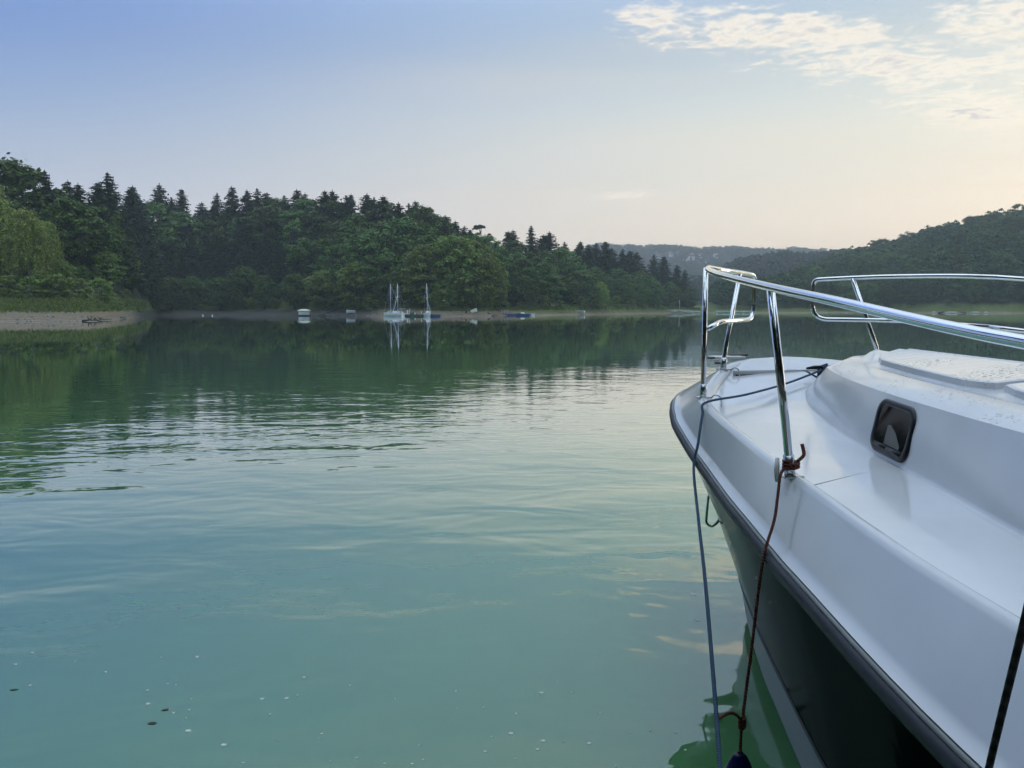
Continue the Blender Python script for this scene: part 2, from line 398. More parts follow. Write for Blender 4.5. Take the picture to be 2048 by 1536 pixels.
# ------------------------------------------------------------------ haze
def build_haze():
    mt = bpy.data.materials.new('haze_air'); mt.use_nodes = True; nt = mt.node_tree; nt.nodes.clear()
    out = nt.nodes.new('ShaderNodeOutputMaterial'); v = nt.nodes.new('ShaderNodeVolumePrincipled')
    v.inputs['Color'].default_value = (.93, .96, 1.0, 1); v.inputs['Density'].default_value = 0.00040; v.inputs['Anisotropy'].default_value = 0.2
    nt.links.new(v.outputs[0], out.inputs['Volume'])
    mb = MB().box((0, 0, 63), (4300, 4300, 134)); o = mb.build('haze', mt); tag(o, kind='stuff')
build_haze()

# ------------------------------------------------------------------ trees
def leaf_geo(C, Nrm, size, rs, asp=.6):
    """rhombic leaf-spray faces at C facing Nrm"""
    n = len(C); Nrm = Nrm / np.maximum(np.linalg.norm(Nrm, axis=1, keepdims=True), 1e-6)
    rnd = rs.normal(size=(n, 3)); A = np.cross(Nrm, rnd); A /= np.maximum(np.linalg.norm(A, axis=1, keepdims=True), 1e-6); B = np.cross(Nrm, A)
    s = np.asarray(size).reshape(-1, 1)
    V = np.stack([C + A * s, C + B * s * asp, C - A * s, C - B * s * asp], 1).reshape(-1, 3)
    return V, np.arange(4 * n).reshape(-1, 4)
def join_geo(parts):
    V = []; Q = []; n = 0
    for v, q in parts: V.append(v); Q.append(np.asarray(q) + n); n += len(v)
    return np.concatenate(V), np.concatenate(Q)
def limb(pts, r0, r1, n=6):
    V, F = tube_geo(pts, list(np.linspace(r0, r1, len(pts))), n, False)
    return np.array([tuple(v) for v in V]), np.array(F)
def broadleaf(seed, h=15., w=10., low=.12, nclump=110, nleaf=84, leaf=.34, flat=.95, top=1.0):
    rs = np.random.default_rng(seed); tr = []
    lean = rs.normal(0, .02, 2) * h
    tr.append(limb([(0, 0, -.6), (lean[0] * .3, lean[1] * .3, h * .35), (lean[0], lean[1], h * .8)], .022 * h, .006 * h, 7))
    cz = h * (low + 1) / 2; rz = h * (1 - low) / 2
    C = []; Rr = []
    ph = rs.uniform(0, 6.28, 6)
    for i in range(nclump):
        t = rs.uniform(-1, 1); a = rs.uniform(0, 6.28)
        prof = math.sqrt(max(0, 1 - t * t)) ** .8 if t > 0 else (1 - .45 * t * t) * math.sqrt(max(0.05, 1 - .75 * t * t))
        lobe = 1 + .18 * math.sin(3 * a + ph[0]) * math.sin(2.2 * t + ph[1]) + .14 * math.sin(5 * a + ph[2] + 3 * t)
        rad = w / 2 * prof * lobe * rs.uniform(.45, 1.0) ** .6
        c = np.array([rad * math.cos(a) + lean[0] * .7, rad * math.sin(a) + lean[1] * .7, cz + t * rz * .93 * top])
        C.append(c); Rr.append(w * rs.uniform(.075, .15))
        if i % 4 == 0:
            z0 = max(h * .12, c[2] - .35 * rad - h * .08)
            tr.append(limb([(lean[0] * .5, lean[1] * .5, z0), (c[0] * .55, c[1] * .55, (z0 + c[2]) / 2 + .05 * h), tuple(c)], .007 * h, .002 * h, 4))
    LC = []; LN = []; LS = []
    for c, r in zip(C, Rr):
        n = int(nleaf * rs.uniform(.7, 1.3)); d = rs.normal(size=(n, 3)); d /= np.linalg.norm(d, axis=1, keepdims=True)
        d[:, 2] = np.where(d[:, 2] < -.3, -d[:, 2] * .6, d[:, 2])
        q = rs.uniform(.45, 1.12, (n, 1))
        P = c + d * r * q * np.array([1.15, 1.15, flat]); P[:, 2] -= .15 * r * (d[:, 0] ** 2 + d[:, 1] ** 2)
        LC.append(P); LN.append(d * .8 + np.array([0, 0, .5]) + rs.normal(0, .35, (n, 3))); LS.append(leaf * rs.uniform(.55, 1.25, n))
    crown = leaf_geo(np.concatenate(LC), np.concatenate(LN), np.concatenate(LS), rs)
    return join_geo(tr), crown
def weeping(seed, h=15., w=9., leaf=.30):
    rs = np.random.default_rng(seed); tr = [limb([(0, 0, -.6), (.1, .1, h * .5), (0, .2, h * .92)], .018 * h, .005 * h, 7)]
    LC = []; LN = []; LS = []
    for i in range(190):
        t = rs.uniform(0, 1) ** .8; a = rs.uniform(0, 6.28); z = h * (.30 + .68 * t)
        rad = w / 2 * math.sqrt(max(.02, 1 - ((t - .35) / .68) ** 2)) * rs.uniform(.35, 1.0)
        top = np.array([rad * math.cos(a), rad * math.sin(a), z])
        if i % 6 == 0: tr.append(limb([(0, 0, z - .25 * rad), tuple(top * np.array([.6, .6, 1]) + np.array([0, 0, .3])), tuple(top)], .005 * h, .002 * h, 4))
        ln = h * rs.uniform(.10, .27); n = int(14 + ln * 16)
        s = rs.uniform(0, 1, n)
        P = top + np.stack([rs.normal(0, .22, n) + .3 * math.cos(a) * s, rs.normal(0, .22, n) + .3 * math.sin(a) * s, -s * ln], 1)
        LC.append(P); LN.append(rs.normal(0, .5, (n, 3)) + np.array([math.cos(a) * .6, math.sin(a) * .6, .25])); LS.append(leaf * rs.uniform(.5, 1.1, n))
        m = 26; d = rs.normal(size=(m, 3)) * np.array([.55, .55, .3]); LC.append(top + d); LN.append(d + np.array([0, 0, .7])); LS.append(leaf * rs.uniform(.6, 1.2, m))
    return join_geo(tr), leaf_geo(np.concatenate(LC), np.concatenate(LN), np.concatenate(LS), rs, .5)
def spruce(seed, h=21., w=6.0, bare=.06, power=.75, sparse=1.0, ragged=.38):
    rs = np.random.default_rng(seed); tr = [limb([(0, 0, -.6), (0, 0, h * .5), (0, 0, h * .99)], .016 * h, .0015 * h, 7)]
    LC = []; LN = []; LS = []
    z = h * bare
    while z < h * .985:
        f = 1 - z / h; rad = w / 2 * f ** power * (1.0 if f > .02 else .5) + .12
        nb = int((11 + 6 * f) * sparse)
        for k in range(nb):
            a = rs.uniform(0, 6.28); Lb = rad * (1 + rs.uniform(-ragged, ragged * .8)); droop = rs.uniform(.10, .42)
            n = max(3, int(Lb * 6.5)); s = (np.arange(n) + rs.uniform(.3, .7)) / n
            dirv = np.array([math.cos(a), math.sin(a), 0]); side = np.array([-dirv[1], dirv[0], 0])
            P = np.outer(s * Lb, dirv); P[:, 2] = z - droop * Lb * s + .22 * Lb * s ** 3 + rs.normal(0, .05, n)
            P += np.outer(rs.normal(0, .14, n) * (.4 + Lb * .25), side)
            LC.append(P); LN.append(np.tile(np.array([0, 0, 1.]), (n, 1)) + rs.normal(0, .45, (n, 3)) + .35 * dirv)
            LS.append(np.clip(.50 - .12 * s, .2, .6) * rs.uniform(.65, 1.2, n) * (.55 + .45 * min(1, Lb / 1.2)))
        z += h * rs.uniform(.017, .027)
    n = 8; P = np.zeros((n, 3)); P[:, 2] = h * np.linspace(.955, 1.0, n); LC.append(P); LN.append(rs.normal(size=(n, 3)) * np.array([1, 1, .2])); LS.append(np.linspace(.26, .14, n))
    return join_geo(tr), leaf_geo(np.concatenate(LC), np.concatenate(LN), np.concatenate(LS), rs, .42)
def roundpine(seed, h=20.):
    tr, cr = broadleaf(seed, h, 5.5, .55, 34, 90, .30, .5)
    return tr, cr
def proto(name, geo, leafm, barkm='bark'):
    (tv, tq), (cv, cq) = geo
    return dict(trunk=quads_mesh(name + '_trunk', tv, tq, [M[barkm]]), crown=quads_mesh(name + '_crown', cv, cq, [M[leafm]]), tv=tv, tq=tq, cv=cv, cq=cq)
PRO = {}
for i, a in enumerate([(21, 7.4, .05, .58), (23, 8.0, .08, .62), (19, 7.0, .04, .55), (22, 6.6, .12, .60)]):
    PRO['spruce%d' % i] = proto('spruce', spruce(11 + i, *a), 'spruce')
for i, a in enumerate([(15, 10.5, .10), (16, 9.5, .06), (14, 11, .05), (17, 10, .14), (13, 9, .03)]):
    PRO['beech%d' % i] = proto('beech', broadleaf(31 + i, *a), 'beech')
for i, a in enumerate([(15, 9.5, .06), (13, 9.0, .04)]):
    PRO['lime%d' % i] = proto('lime', broadleaf(51 + i, *a), 'lime')
for i in range(2): PRO['birch%d' % i] = proto('birch', weeping(61 + i), 'birch', 'pale_bark')
PRO['pine0'] = proto('pine', roundpine(71), 'spruce')
for i in range(2): PRO['shrub%d' % i] = proto('shrub', broadleaf(81 + i, 4.0, 4.6, .0, 34, 70, .20, .6), 'lime')
H0 = dict(spruce0=21, spruce1=23, spruce2=19, spruce3=22, beech0=15, beech1=16, beech2=14, beech3=17, beech4=13, lime0=15, lime1=13, birch0=15, birch1=15, pine0=20, shrub0=4, shrub1=4)
trng = random.Random(9)
def plant(name, key, u, y, height, label, group, wide=1.0, cat='tree', sink=.15):
    x = at(u, 618, y).x; z = ground_at(u, y) - sink
    s = height / H0[key]; o = empty(name, (x, y, z), trng.uniform(0, 6.28)); o.scale = (s * wide, s * wide, s)
    for part in ('trunk', 'crown'):
        c = bpy.data.objects.new(part, PRO[key][part]); link(c, o)
    tag(o, label, cat, group); return o
ORD = ['first', 'second', 'third', 'fourth', 'fifth', 'sixth', 'seventh', 'eighth', 'ninth', 'tenth', 'eleventh', 'twelfth', 'thirteenth', 'fourteenth', 'fifteenth', 'sixteenth', 'seventeenth', 'eighteenth', 'nineteenth', 'twentieth'] + ['%dth' % k for k in range(21, 60)]
# --- skyline conifers, one by one, where the photograph shows their tips (column, tip row, depth behind the shore)
SKY = [(205, 385, 60), (268, 380, 46), (290, 396, 52), (330, 365, 40), (352, 392, 48), (373, 375, 42), (412, 402, 52), (443, 384, 46), (472, 371, 42), (502, 377, 45), (522, 375, 40), (541, 383, 46), (560, 394, 50), (575, 389, 44),
       (600, 377, 44), (616, 384, 50), (632, 398, 46), (655, 379, 42), (670, 378, 48), (697, 388, 45), (707, 386, 50), (738, 385, 42), (752, 392, 50), (770, 390, 44), (800, 402, 42), (820, 404, 48), (833, 400, 44),
       (852, 414, 46), (870, 424, 50), (893, 430, 44), (912, 440, 48), (930, 450, 52), (1017, 461, 44), (1026, 458, 50), (1062, 449, 40), (1086, 468, 46), (1098, 461, 42), (1128, 482, 46), (1160, 481, 42), (1176, 488, 48), (1191, 484, 44), (1209, 481, 40), (1222, 494, 46),
       (1244, 496, 38), (1258, 500, 34), (1272, 502, 42), (1306, 508, 34), (1326, 511, 30), (1352, 528, 30), (1368, 538, 26)]
def zone(u):
    if u < 300: return 'behind the grassy left bank'
    if u < 560: return 'left of the floating hut'
    if u < 720: return 'above the floating hut'
    if u < 860: return 'above the moored sailboats'
    if u < 1000: return 'above the bare clay beach'
    if u < 1230: return 'above the blue pontoon'
    return 'running down to the far inlet'
cnt = {}
for i, (u, v, off) in enumerate(SKY):
    y = shore_y(u) + off; topz = at(u, v, y).z; hgt = topz - ground_at(u, y)
    zn = zone(u); k = cnt[zn] = cnt.get(zn, 0) + 1
    if u in (1062,): key, nm, lb = 'spruce3', 'spruce_tree', 'tallest lone spruce standing clear on the skyline right of the clay beach'
    else: key, nm, lb = 'spruce%d' % (i % 3), 'spruce_tree', 'pointed dark skyline spruce %s, %s from the left' % (zn, ORD[k - 1])
    plant(nm, key, u, y, max(hgt, 9), lb, 'skyline spruces along the central shore', wide=trng.uniform(1.15, 1.65) * min(1.25, 21 / max(hgt, 12)))
y = shore_y(962) + 36; plant('pine_tree', 'pine0', 962, y, at(962, 447, y).z - ground_at(962, y), 'round topped pine poking above the skyline over the clay beach', None)
# --- the left bank
LEFT = [('birch0', -8, 112, 366, 'pale weeping birch at the left edge of the frame on the bank'), ('birch1', 62, 108, 418, 'pale weeping birch with hanging branches, right of its twin on left bank'), ('birch0', 100, 118, 440, 'smaller weeping birch tucked behind the hanging twin birches'),
        ('beech0', 10, 126, 318, 'tallest dark broadleaf tree at the top left corner of the wood'), ('beech1', 60, 130, 338, 'broadleaf tree left of the pointed conifer on the left bank'), ('spruce1', 106, 128, 338, 'pointed dark conifer crowning the left bank wood'), ('spruce0', 42, 124, 372, 'dark conifer half hidden behind the weeping birches'), ('spruce2', 128, 135, 375, 'shorter conifer leaning on the pointed one, left bank'),
        ('beech3', 150, 124, 398, 'green broadleaf tree right of the pointed conifer on left bank'), ('beech2', 182, 128, 404, 'broad green tree near the end of the left bank wood'), ('beech1', 208, 134, 428, 'broadleaf tree second from the end of the left bank'),
        ('beech3', 236, 142, 458, 'last tall broadleaf tree at the point of the left bank'), ('lime0', 215, 126, 500, 'lighter green tree in front near the left point'), ('lime1', 250, 150, 492, 'light green tree overhanging the very tip of left bank'),
        ('lime1', 130, 112, 520, 'bright green bushy tree in the middle of left bank edge'), ('beech4', 30, 104, 548, 'low dark broadleaf at the foot of the birches'), ('beech4', 170, 118, 530, 'low dark broadleaf between the two light trees, left bank'), ('lime1', 88, 103, 540, 'low bright tree hanging over the grass, left bank'), ('beech4', -40, 100, 540, 'low broadleaf tree cut by the left frame edge')]
for key, u, y, v, lb in LEFT:
    z0 = ground_at(u, y); nm = {'birch': 'birch_tree', 'spruc': 'spruce_tree'}.get(key[:5], 'broadleaf_tree')
    plant(nm, key, u, y, at(u, v, y).z - z0, lb, 'trees on the left bank', wide=.82 if key[:5] == 'birch' else 1.12)
# --- trees of the central wood, row behind row
def fill_row(off, u0, u1, gap, hfun, keys, jit=.3, wide=1.15):
    u = u0
    while u < u1:
        y = shore_y(u) + off * (1 + trng.uniform(-.18, .18))
        key = trng.choice(keys(u)); hgt = hfun(u) * trng.uniform(.84, 1.12)
        con = key.startswith('spruce'); nm = 'spruce_tree' if con else 'broadleaf_tree'
        zn = zone(u)
        row = 'front row' if off < 14 else ('second row' if off < 22 else ('upper slope' if off < 35 else ('crest' if off < 48 else 'back of the crest')))
        kk = (row, zn, con); k = cnt[kk] = cnt.get(kk, 0) + 1
        lb = ('dark conifer, ' if con else 'green broadleaf tree, ') + row + ' ' + zn + ', ' + ORD[k - 1] + ' from left'
        plant(nm, key, u, y, hgt, lb, row + ' of trees ' + zn, wide=wide * trng.uniform(.9, 1.1))
        u += gap * FPX / y * (1 + trng.uniform(-jit, jit))
def keys_front(u): return ['beech0', 'beech1', 'beech4', 'beech2'] if u < 640 or u > 990 else ['beech0', 'beech3', 'beech1', 'lime0', 'lime1']
def keys_mid(u): return ['beech0', 'beech3', 'spruce0', 'spruce2'] if u < 620 else (['beech0', 'beech1', 'beech3', 'beech2'] if u < 990 else ['beech1', 'beech3', 'spruce0', 'beech2'])
def keys_up(u): return ['spruce0', 'spruce1', 'spruce3', 'beech3'] if u < 640 else (['beech0', 'beech3', 'beech1', 'spruce1'] if u < 900 else ['beech3', 'spruce0', 'spruce2', 'beech1'])
tab = lambda us, hs: (lambda u: float(np.interp(u, us, hs)))
fill_row(11.5, 306, 1385, 6.2, tab([300, 640, 800, 960, 1000, 1200, 1390], [9.5, 9, 10.5, 12, 9, 9, 7]), keys_front)
fill_row(19, 285, 1385, 5.6, tab([300, 640, 800, 960, 1020, 1200, 1390], [13, 14, 15, 14, 12, 11, 8.5]), keys_mid)
fill_row(29, 215, 1370, 5.6, tab([200, 640, 800, 960, 1020, 1200, 1390], [16, 18, 19, 14, 14.5, 12.5, 9]), keys_up)
fill_row(41, 170, 1340, 4.6, tab([150, 250, 350, 500, 640, 800, 900, 1000, 1100, 1200, 1300, 1390], [17, 19.6, 20.8, 19.2, 18.8, 17.2, 15.0, 16.2, 16, 15.2, 13.5, 9]), lambda u: ['spruce0', 'spruce1', 'beech1', 'spruce2', 'beech3'], wide=1.35)
fill_row(54, 150, 1330, 5.4, tab([150, 250, 350, 500, 640, 800, 900, 1000, 1100, 1200, 1330], [16, 19, 20.5, 18.5, 18, 16, 13.5, 15, 15, 14.5, 12]), lambda u: ['spruce0', 'spruce1', 'spruce2'], wide=1.4)
for u, off, hh, key, lb in ((852, 9, 13, 'lime0', 'bright green tree standing out above the right moored sailboat'), (905, 9.5, 15, 'lime0', 'big light green tree at the right end of the clay beach wood'), (940, 10, 14, 'lime1', 'light green tree leaning to the beach grass tip'), (965, 12, 11.5, 'lime1', 'low light tree on the grassy point before the blue pontoon'), (1200, 7, 7.5, 'birch1', 'small pale weeping birch on the grassy shore far right of pontoon'), (885, 7.5, 6.5, 'lime1', 'small bright sapling over the beach right of the sailboats')):
    y = shore_y(u) + off; plant('broadleaf_tree' if key != 'birch1' else 'birch_tree', key, u, y, hh, lb, 'bright trees along the central shore', wide=1.1)
# shrubs at the edge of the wood
for i, u in enumerate([320, 355, 400, 452, 505, 548, 640, 690, 722, 742, 765, 812, 930, 958, 1010, 1042, 1085, 1120, 1160, 1230, 1262, 1290, 1318, 1345, 20, 70, 125, 160, 205, 250]):
    y = shore_y(u) + trng.uniform(8.5, 11); 
    if u < 290: y = shore_y(u) + trng.uniform(12, 16)
    zs = 'on the left bank' if u < 300 else zone(u); k = cnt['s' + zs] = cnt.get('s' + zs, 0) + 1
    plant('shrub', 'shrub%d' % (i % 2), u, y, trng.uniform(1.6, 3.4), 'low leafy shrub %s, %s from left' % (zs, ORD[k - 1]), 'shrubs along the edge of the wood', cat='shrub')
# --- right-hand hill: single-mesh trees, the largest in view; the rest of the wood is one mass
def one_mesh(name, key, leafm):
    P = PRO[key]; V = np.concatenate([P['tv'], P['cv']]); Q = np.concatenate([P['tq'], P['cq'] + len(P['tv'])])
    return quads_mesh(name, V, Q, [M['bark'], M[leafm]], [0] * len(P['tq']) + [1] * len(P['cq']))
def coarse(seed, h, w, nq, leaf):
    rs = np.random.default_rng(seed); (tv, tq), (cv, cq) = broadleaf(seed, h, w, .12, 26, nq, leaf, .6); return cv, cq
HB = [one_mesh('hillside_tree', 'beech%d' % k, 'hilltree') for k in range(4)]
hb0 = [15, 16, 14, 17]
spots = []
for off in np.arange(11, 185, 6.3):
    u = 1440 + trng.uniform(-15, 15)
    while u < 2200:
        y = shore_y(u) + off + trng.uniform(-2.5, 2.5)
        if float(np.interp(u, [1440, 1560, 1640], [40, 90, 200])) > off: spots.append((u, y, off))
        u += 7.2 * FPX / y * trng.uniform(.75, 1.25)
vis = [s for s in spots if s[0] < 2062]
trng.shuffle(vis); vis.sort(key=lambda s: 0 if s[0] > 1560 else 1) 
indiv = vis[:118]; mass = [s for s in spots if s not in set(indiv)]
for i, (u, y, off) in enumerate(indiv):
    k = i % 4; hgt = trng.uniform(10, 13.5) * (1.0 if off > 15 else .8); s = hgt / hb0[k]
    o = bpy.data.objects.new('hillside_tree', HB[k]); link(o); o.location = (at(u, 618, y).x, y, ground_at(u, y) - .3)
    o.scale = (s * 1.05, s * 1.05, s); o.rotation_euler.z = trng.uniform(0, 6.28)
    pl = 'near the foot' if off < 40 else ('half way up' if off < 105 else 'near the crest')
    tag(o, 'rounded broadleaf tree %s of the wooded hill on the right' % pl, 'tree', 'trees %s of the right-hand hill' % pl)
CO = [coarse(200 + k, 12, 9.5, 26, .62) for k in range(4)]
def wood_mass(name, pts, protos, hs, mat, label):
    parts = []
    for (x, y, z) in pts:
        v, q = protos[trng.randrange(len(protos))]; s = trng.uniform(*hs); a = trng.uniform(0, 6.28)
        R2 = np.array([[math.cos(a), -math.sin(a), 0], [math.sin(a), math.cos(a), 0], [0, 0, 1]])
        parts.append(((v * s) @ R2.T + np.array([x, y, z]), q))
    V, Q = join_geo(parts); me = quads_mesh(name, V, Q, [mat]); o = bpy.data.objects.new(name, me); link(o)
    tag(o, label, 'wood', kind='stuff'); return o
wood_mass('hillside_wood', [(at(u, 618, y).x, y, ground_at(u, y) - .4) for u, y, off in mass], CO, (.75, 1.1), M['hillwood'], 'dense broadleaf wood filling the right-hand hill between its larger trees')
def far_pts(u0, u1, r0, r1, du, dr, gap=None):
    out = []; r = r0
    while r < r1:
        u = u0
        while u < u1:
            uu = u + trng.uniform(-du, du) * .5; yy = r + trng.uniform(-dr, dr) * .5
            if not (gap and gap(uu, yy)): out.append((at(uu, 618, yy).x, yy, ground_at(uu, yy) - .5))
            u += du * 600 / r * 1.0
        r += dr
    return out
CF = [coarse(300 + k, 12, 11, 7, 1.25) for k in range(4)]
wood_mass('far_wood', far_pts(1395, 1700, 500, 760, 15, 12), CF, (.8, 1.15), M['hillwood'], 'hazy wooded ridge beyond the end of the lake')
HOUSE_GAP = lambda u, y: (1290 < u < 1460 and 1120 < y < 1250 and trng.random() < .72)
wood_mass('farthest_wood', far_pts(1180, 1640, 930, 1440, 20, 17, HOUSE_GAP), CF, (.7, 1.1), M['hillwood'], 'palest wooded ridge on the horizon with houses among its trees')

# unseen wood added at the photographer's back: it shades the near side of the boat and shows in chrome and hull
UNSEEN_TREES = [coarse(400 + k, 16, 11, 40, .75) for k in range(3)]
wood_mass('unseen_shade_wood', [(r * math.sin(a), r * math.cos(a), 2.0) for r in (17, 23, 30) for a in np.arange(R(105), R(289), 6.0 / r)], UNSEEN_TREES, (1.15, 1.5), M['hillwood'], 'unseen wood added behind the photographer to shade the boat')

# ------------------------------------------------------------------ boats, jetties and other things along the far shore
def water_spot(u, y): p = at(u, 618, y); return Vector((p.x, y, 0))
def hull_mesh(parent, L_, Bm, fb, mat, deckm, name='hull'):
    st = 12; V = []; F = []
    for i in range(st + 1):
        t = i / st; hb = Bm / 2 * (min(1, .72 + 1.1 * t) if t < .3 else math.cos((t - .3) / .7 * math.pi / 2) ** .75 if t < 1 else .0) + .01
        z = fb * (1 + .28 * t * t); x = hb
        for k, (q, zz) in enumerate(((1, z), (.97, z * .5), (.80, -.02), (.25, -.28), (0, -.32))): V.append((q * x, -L_ / 2 + L_ * t, zz))
        for k, (q, zz) in enumerate(((.25, -.28), (.80, -.02), (.97, z * .5), (1, z))): V.append((-q * x, -L_ / 2 + L_ * t, zz))
    for i in range(st):
        for k in range(8): F.append((i * 9 + k, i * 9 + k + 1, (i + 1) * 9 + k + 1, (i + 1) * 9 + k))
    F.append(tuple(range(9)))
    h = mesh_obj(name, V, F, mat, parent, True)
    dv = []; df = []
    for i in range(st + 1): dv += [(V[i * 9][0] * .97, V[i * 9][1], V[i * 9][2] - .05), (V[i * 9 + 8][0] * .97, V[i * 9][1], V[i * 9][2] - .05)]
    for i in range(st): df.append((2 * i, 2 * i + 2, 2 * i + 3, 2 * i + 1))
    mesh_obj('deck', dv, df, deckm, parent); return h
def sailboat(u, y, L_, rz, mast_u, top_v, label, boom=True, cover=None, rig=True):
    o = empty('sailing_boat', water_spot(u, y), rz); tag(o, label, 'boat', 'sailing boats at the far jetty')
    hull_mesh(o, L_, L_ * .36, .62, M['white_paint'], M['white_paint'])
    c = MB(); c.box((0, .05 * L_, .85), (L_ * .24, L_ * .36, .42), 0, .78); c.build('cabin', M['white_paint'], o, bevel=.05)
    for sd in (-1, 1):
        w = MB(); w.box((sd * L_ * .113, .05 * L_, .88), (.03, L_ * .2, .13)); w.build('cabin_window', M['glass_dark'], o)
    ht = at(mast_u, top_v, y).z; inv = Matrix.Rotation(-rz, 4, 'Z'); m0 = inv @ (water_spot(mast_u, y) - water_spot(u, y))
    mb = Vector((0, .12 * L_, .8)); mt_ = Vector((m0.x * .35, .12 * L_, ht))
    tube('mast', [mb, mb.lerp(mt_, .5), mt_], [.075, .07, .055], M['alu'], o, 8)
    if boom:
        tube('boom', [(0, .10 * L_, 1.45), (0, -.36 * L_, 1.5)], .05, M['alu'], o, 8)
        if cover: tube('sail_cover', [(0, .09 * L_, 1.52), (0, -.1 * L_, 1.6), (0, -.34 * L_, 1.55)], [.12, .17, .10], M[cover], o, 8)
    if rig:
        tube('forestay', [mt_ * .98, Vector((0, L_ * .49, .8))], .016, M['alu'], o, 4); tube('backstay', [mt_ * .98, Vector((0, -L_ * .49, .7))], .016, M['alu'], o, 4)
        sp = mb.lerp(mt_, .52); tube('spreader', [sp + Vector((-.55, 0, 0)), sp + Vector((.55, 0, 0))], .025, M['alu'], o, 4)
        for sd in (-1, 1): tube('shroud', [mt_ * .95, sp + Vector((sd * .55, 0, 0)), Vector((sd * L_ * .17, .08 * L_, .65))], .014, M['alu'], o, 4)
    return o
sailboat(786, 147.5, 4.6, R(62), 788, 568, 'left white sailboat at the far jetty with tilted pole and tall mast', True, 'blue_cover')
s2 = sailboat(799, 149, 4.4, R(150), 799.5, 567, 'white sailboat moored second from the left, bow toward the jetty', True, None)
s3 = sailboat(855, 147, 3.8, R(195), 849, 567, 'white sailboat right of the jetty with leaning mast', True, None)
for uu, a, b in ((793, (786, 626), (794.5, 592)), (858, (861.5, 625), (853, 596))):
    p, q = at(*a, 147.2), at(*b, 147.2); o = tube('derrick_pole', [p, q], .05, M['white_paint']); tag(o, 'white slanting pole raised beside the %s' % ('left sailboats' if uu < 800 else 'right sailboat mast'), 'pole')
p = at(795.5, 627, 148); o = tube('mooring_pole', [p, at(795.5, 582, 148)], .06, M['alu']); tag(o, 'shorter bare pole between the two masts of the left sailboats', 'pole')
# blue flat-bottomed boat beside the right sailboat
o = empty('work_boat', water_spot(867.5, 147), R(88)); tag(o, 'low blue hulled boat with white deck right of the moored sailboats', 'boat'); hull_mesh(o, 2.6, 1.0, .38, M['blue_plastic'], M['white_paint'])
# jetty between the sailboats
jet = empty('jetty', water_spot(826, 150)); tag(jet, 'dark low floating jetty between the moored sailboats', 'jetty')
for k in range(14):
    b = MB(); b.box((-2.1 + .32 * k, 0, .34), (.29, 1.6, .07)); b.build('plank', M['grey_wood'], jet)
for x in (-1.6, 0, 1.6): b = MB(); b.box((x, 0, .14), (1.2, 1.3, .34)); b.build('float', M['green_paint'], jet)
for k, (x, h) in enumerate(((-.75, 1.5), (1.6, 1.1), (-2.0, .9))): tube('post', [(x, .5, -.3), (x, .5, h)], .05, M['alu' if k else 'white_paint'], jet, 8)
for (u, v, w, h, mat, nm, lb) in ((815, 628, .3, .85, 'white_paint', 'drum', 'white upright drum at the left end of the jetty'), (823, 628, .25, .28, 'white_paint', 'crate', 'small white crate lying on the jetty'), (829, 627, .5, .36, 'white_paint', 'crate', 'larger pale crate on the jetty near its right end'), (825, 621, .85, .42, 'green_paint', 'locker', 'green locker standing on the jetty')):
    pp = water_spot(u, 150.2); b = MB(); zt = .375
    if nm == 'drum': b.tube([(0, 0, 0), (0, 0, h * .5), (0, 0, h)], [w * .5, w * .52, w * .45], 14)
    else: b.box((0, 0, h / 2), (w, .4, h), 0, .94)
    o = b.build(nm, M[mat], None, bevel=.02); o.location = (pp.x, pp.y, zt); tag(o, lb, nm)
# floating hut, its landing stage and the gangway up the bank
hut = empty('floating_hut', water_spot(608, 158)); tag(hut, 'small white floating hut with pale hipped roof', 'hut'); hut.scale = (.86, .86, .86)
b = MB(); b.box((0, 0, .12), (2.5, 2.0, .30)); b.build('float', M['dark'], hut)
for x, w in ((-.62, .95), (.22, .36), (.88, .40)): b = MB(); b.box((x, -.9, .27 + .42), (w, .06, .82)); b.build('wall_panel', M['white_paint'], hut)
for x, y, dx, dy in ((0, .9, 2.2, .06), (-1.08, 0, .06, 1.74), (1.08, 0, .06, 1.74)): b = MB(); b.box((x, y, .69), (dx, dy, .82)); b.build('wall_panel', M['white_paint'], hut)
b = MB(); b.box((0, -.9, 1.16), (2.2, .05, .10)); b.build('lintel', M['dark'], hut)
for x in (-1.0, .55, 1.0): tube('post', [(x, -.93, .27), (x, -.93, 1.25)], .035, M['white_paint'], hut, 6)
V = [(-1.35, -1.15, 1.22), (1.35, -1.15, 1.22), (1.35, 1.15, 1.22), (-1.35, 1.15, 1.22), (-1.2, -1.0, 1.42), (1.2, -1.0, 1.42), (1.2, 1.0, 1.42), (-1.2, 1.0, 1.42), (-.55, 0, 1.68), (.55, 0, 1.68)]
mesh_obj('roof', V, [(3, 2, 1, 0), (0, 1, 5, 4), (1, 2, 6, 5), (2, 3, 7, 6), (3, 0, 4, 7), (4, 5, 9, 8), (5, 6, 9), (6, 7, 8, 9), (7, 4, 8)], M['yellow_roof'], hut)
lst = empty('landing_stage', water_spot(636, 160)); tag(lst, 'dark timber landing stage right of the floating hut', 'jetty')
for k in range(9): b = MB(); b.box((-1.5 + .36 * k, 0, .20), (.33, 1.4, .08)); b.build('plank', M['grey_wood'], lst)
for x in (-1.3, 0, 1.2): tube('post', [(x, -.6, -.4), (x, -.6, 1.0 if x else .7)], .045, M['grey_wood'], lst, 6)
g0 = at(640, 629, 160.5); g1 = at(692, 611.5, 172)
gw = empty('gangway', g0); tag(gw, 'sloping handrailed gangway climbing from the landing stage to the bank', 'gangway')
d = g1 - g0; tube('beam', [(0, 0, 0), d], .09, M['grey_wood'], gw, 6); tube('beam', [(.0, 1.0, 0), d + Vector((0, 1.0, 0))], .09, M['grey_wood'], gw, 6)
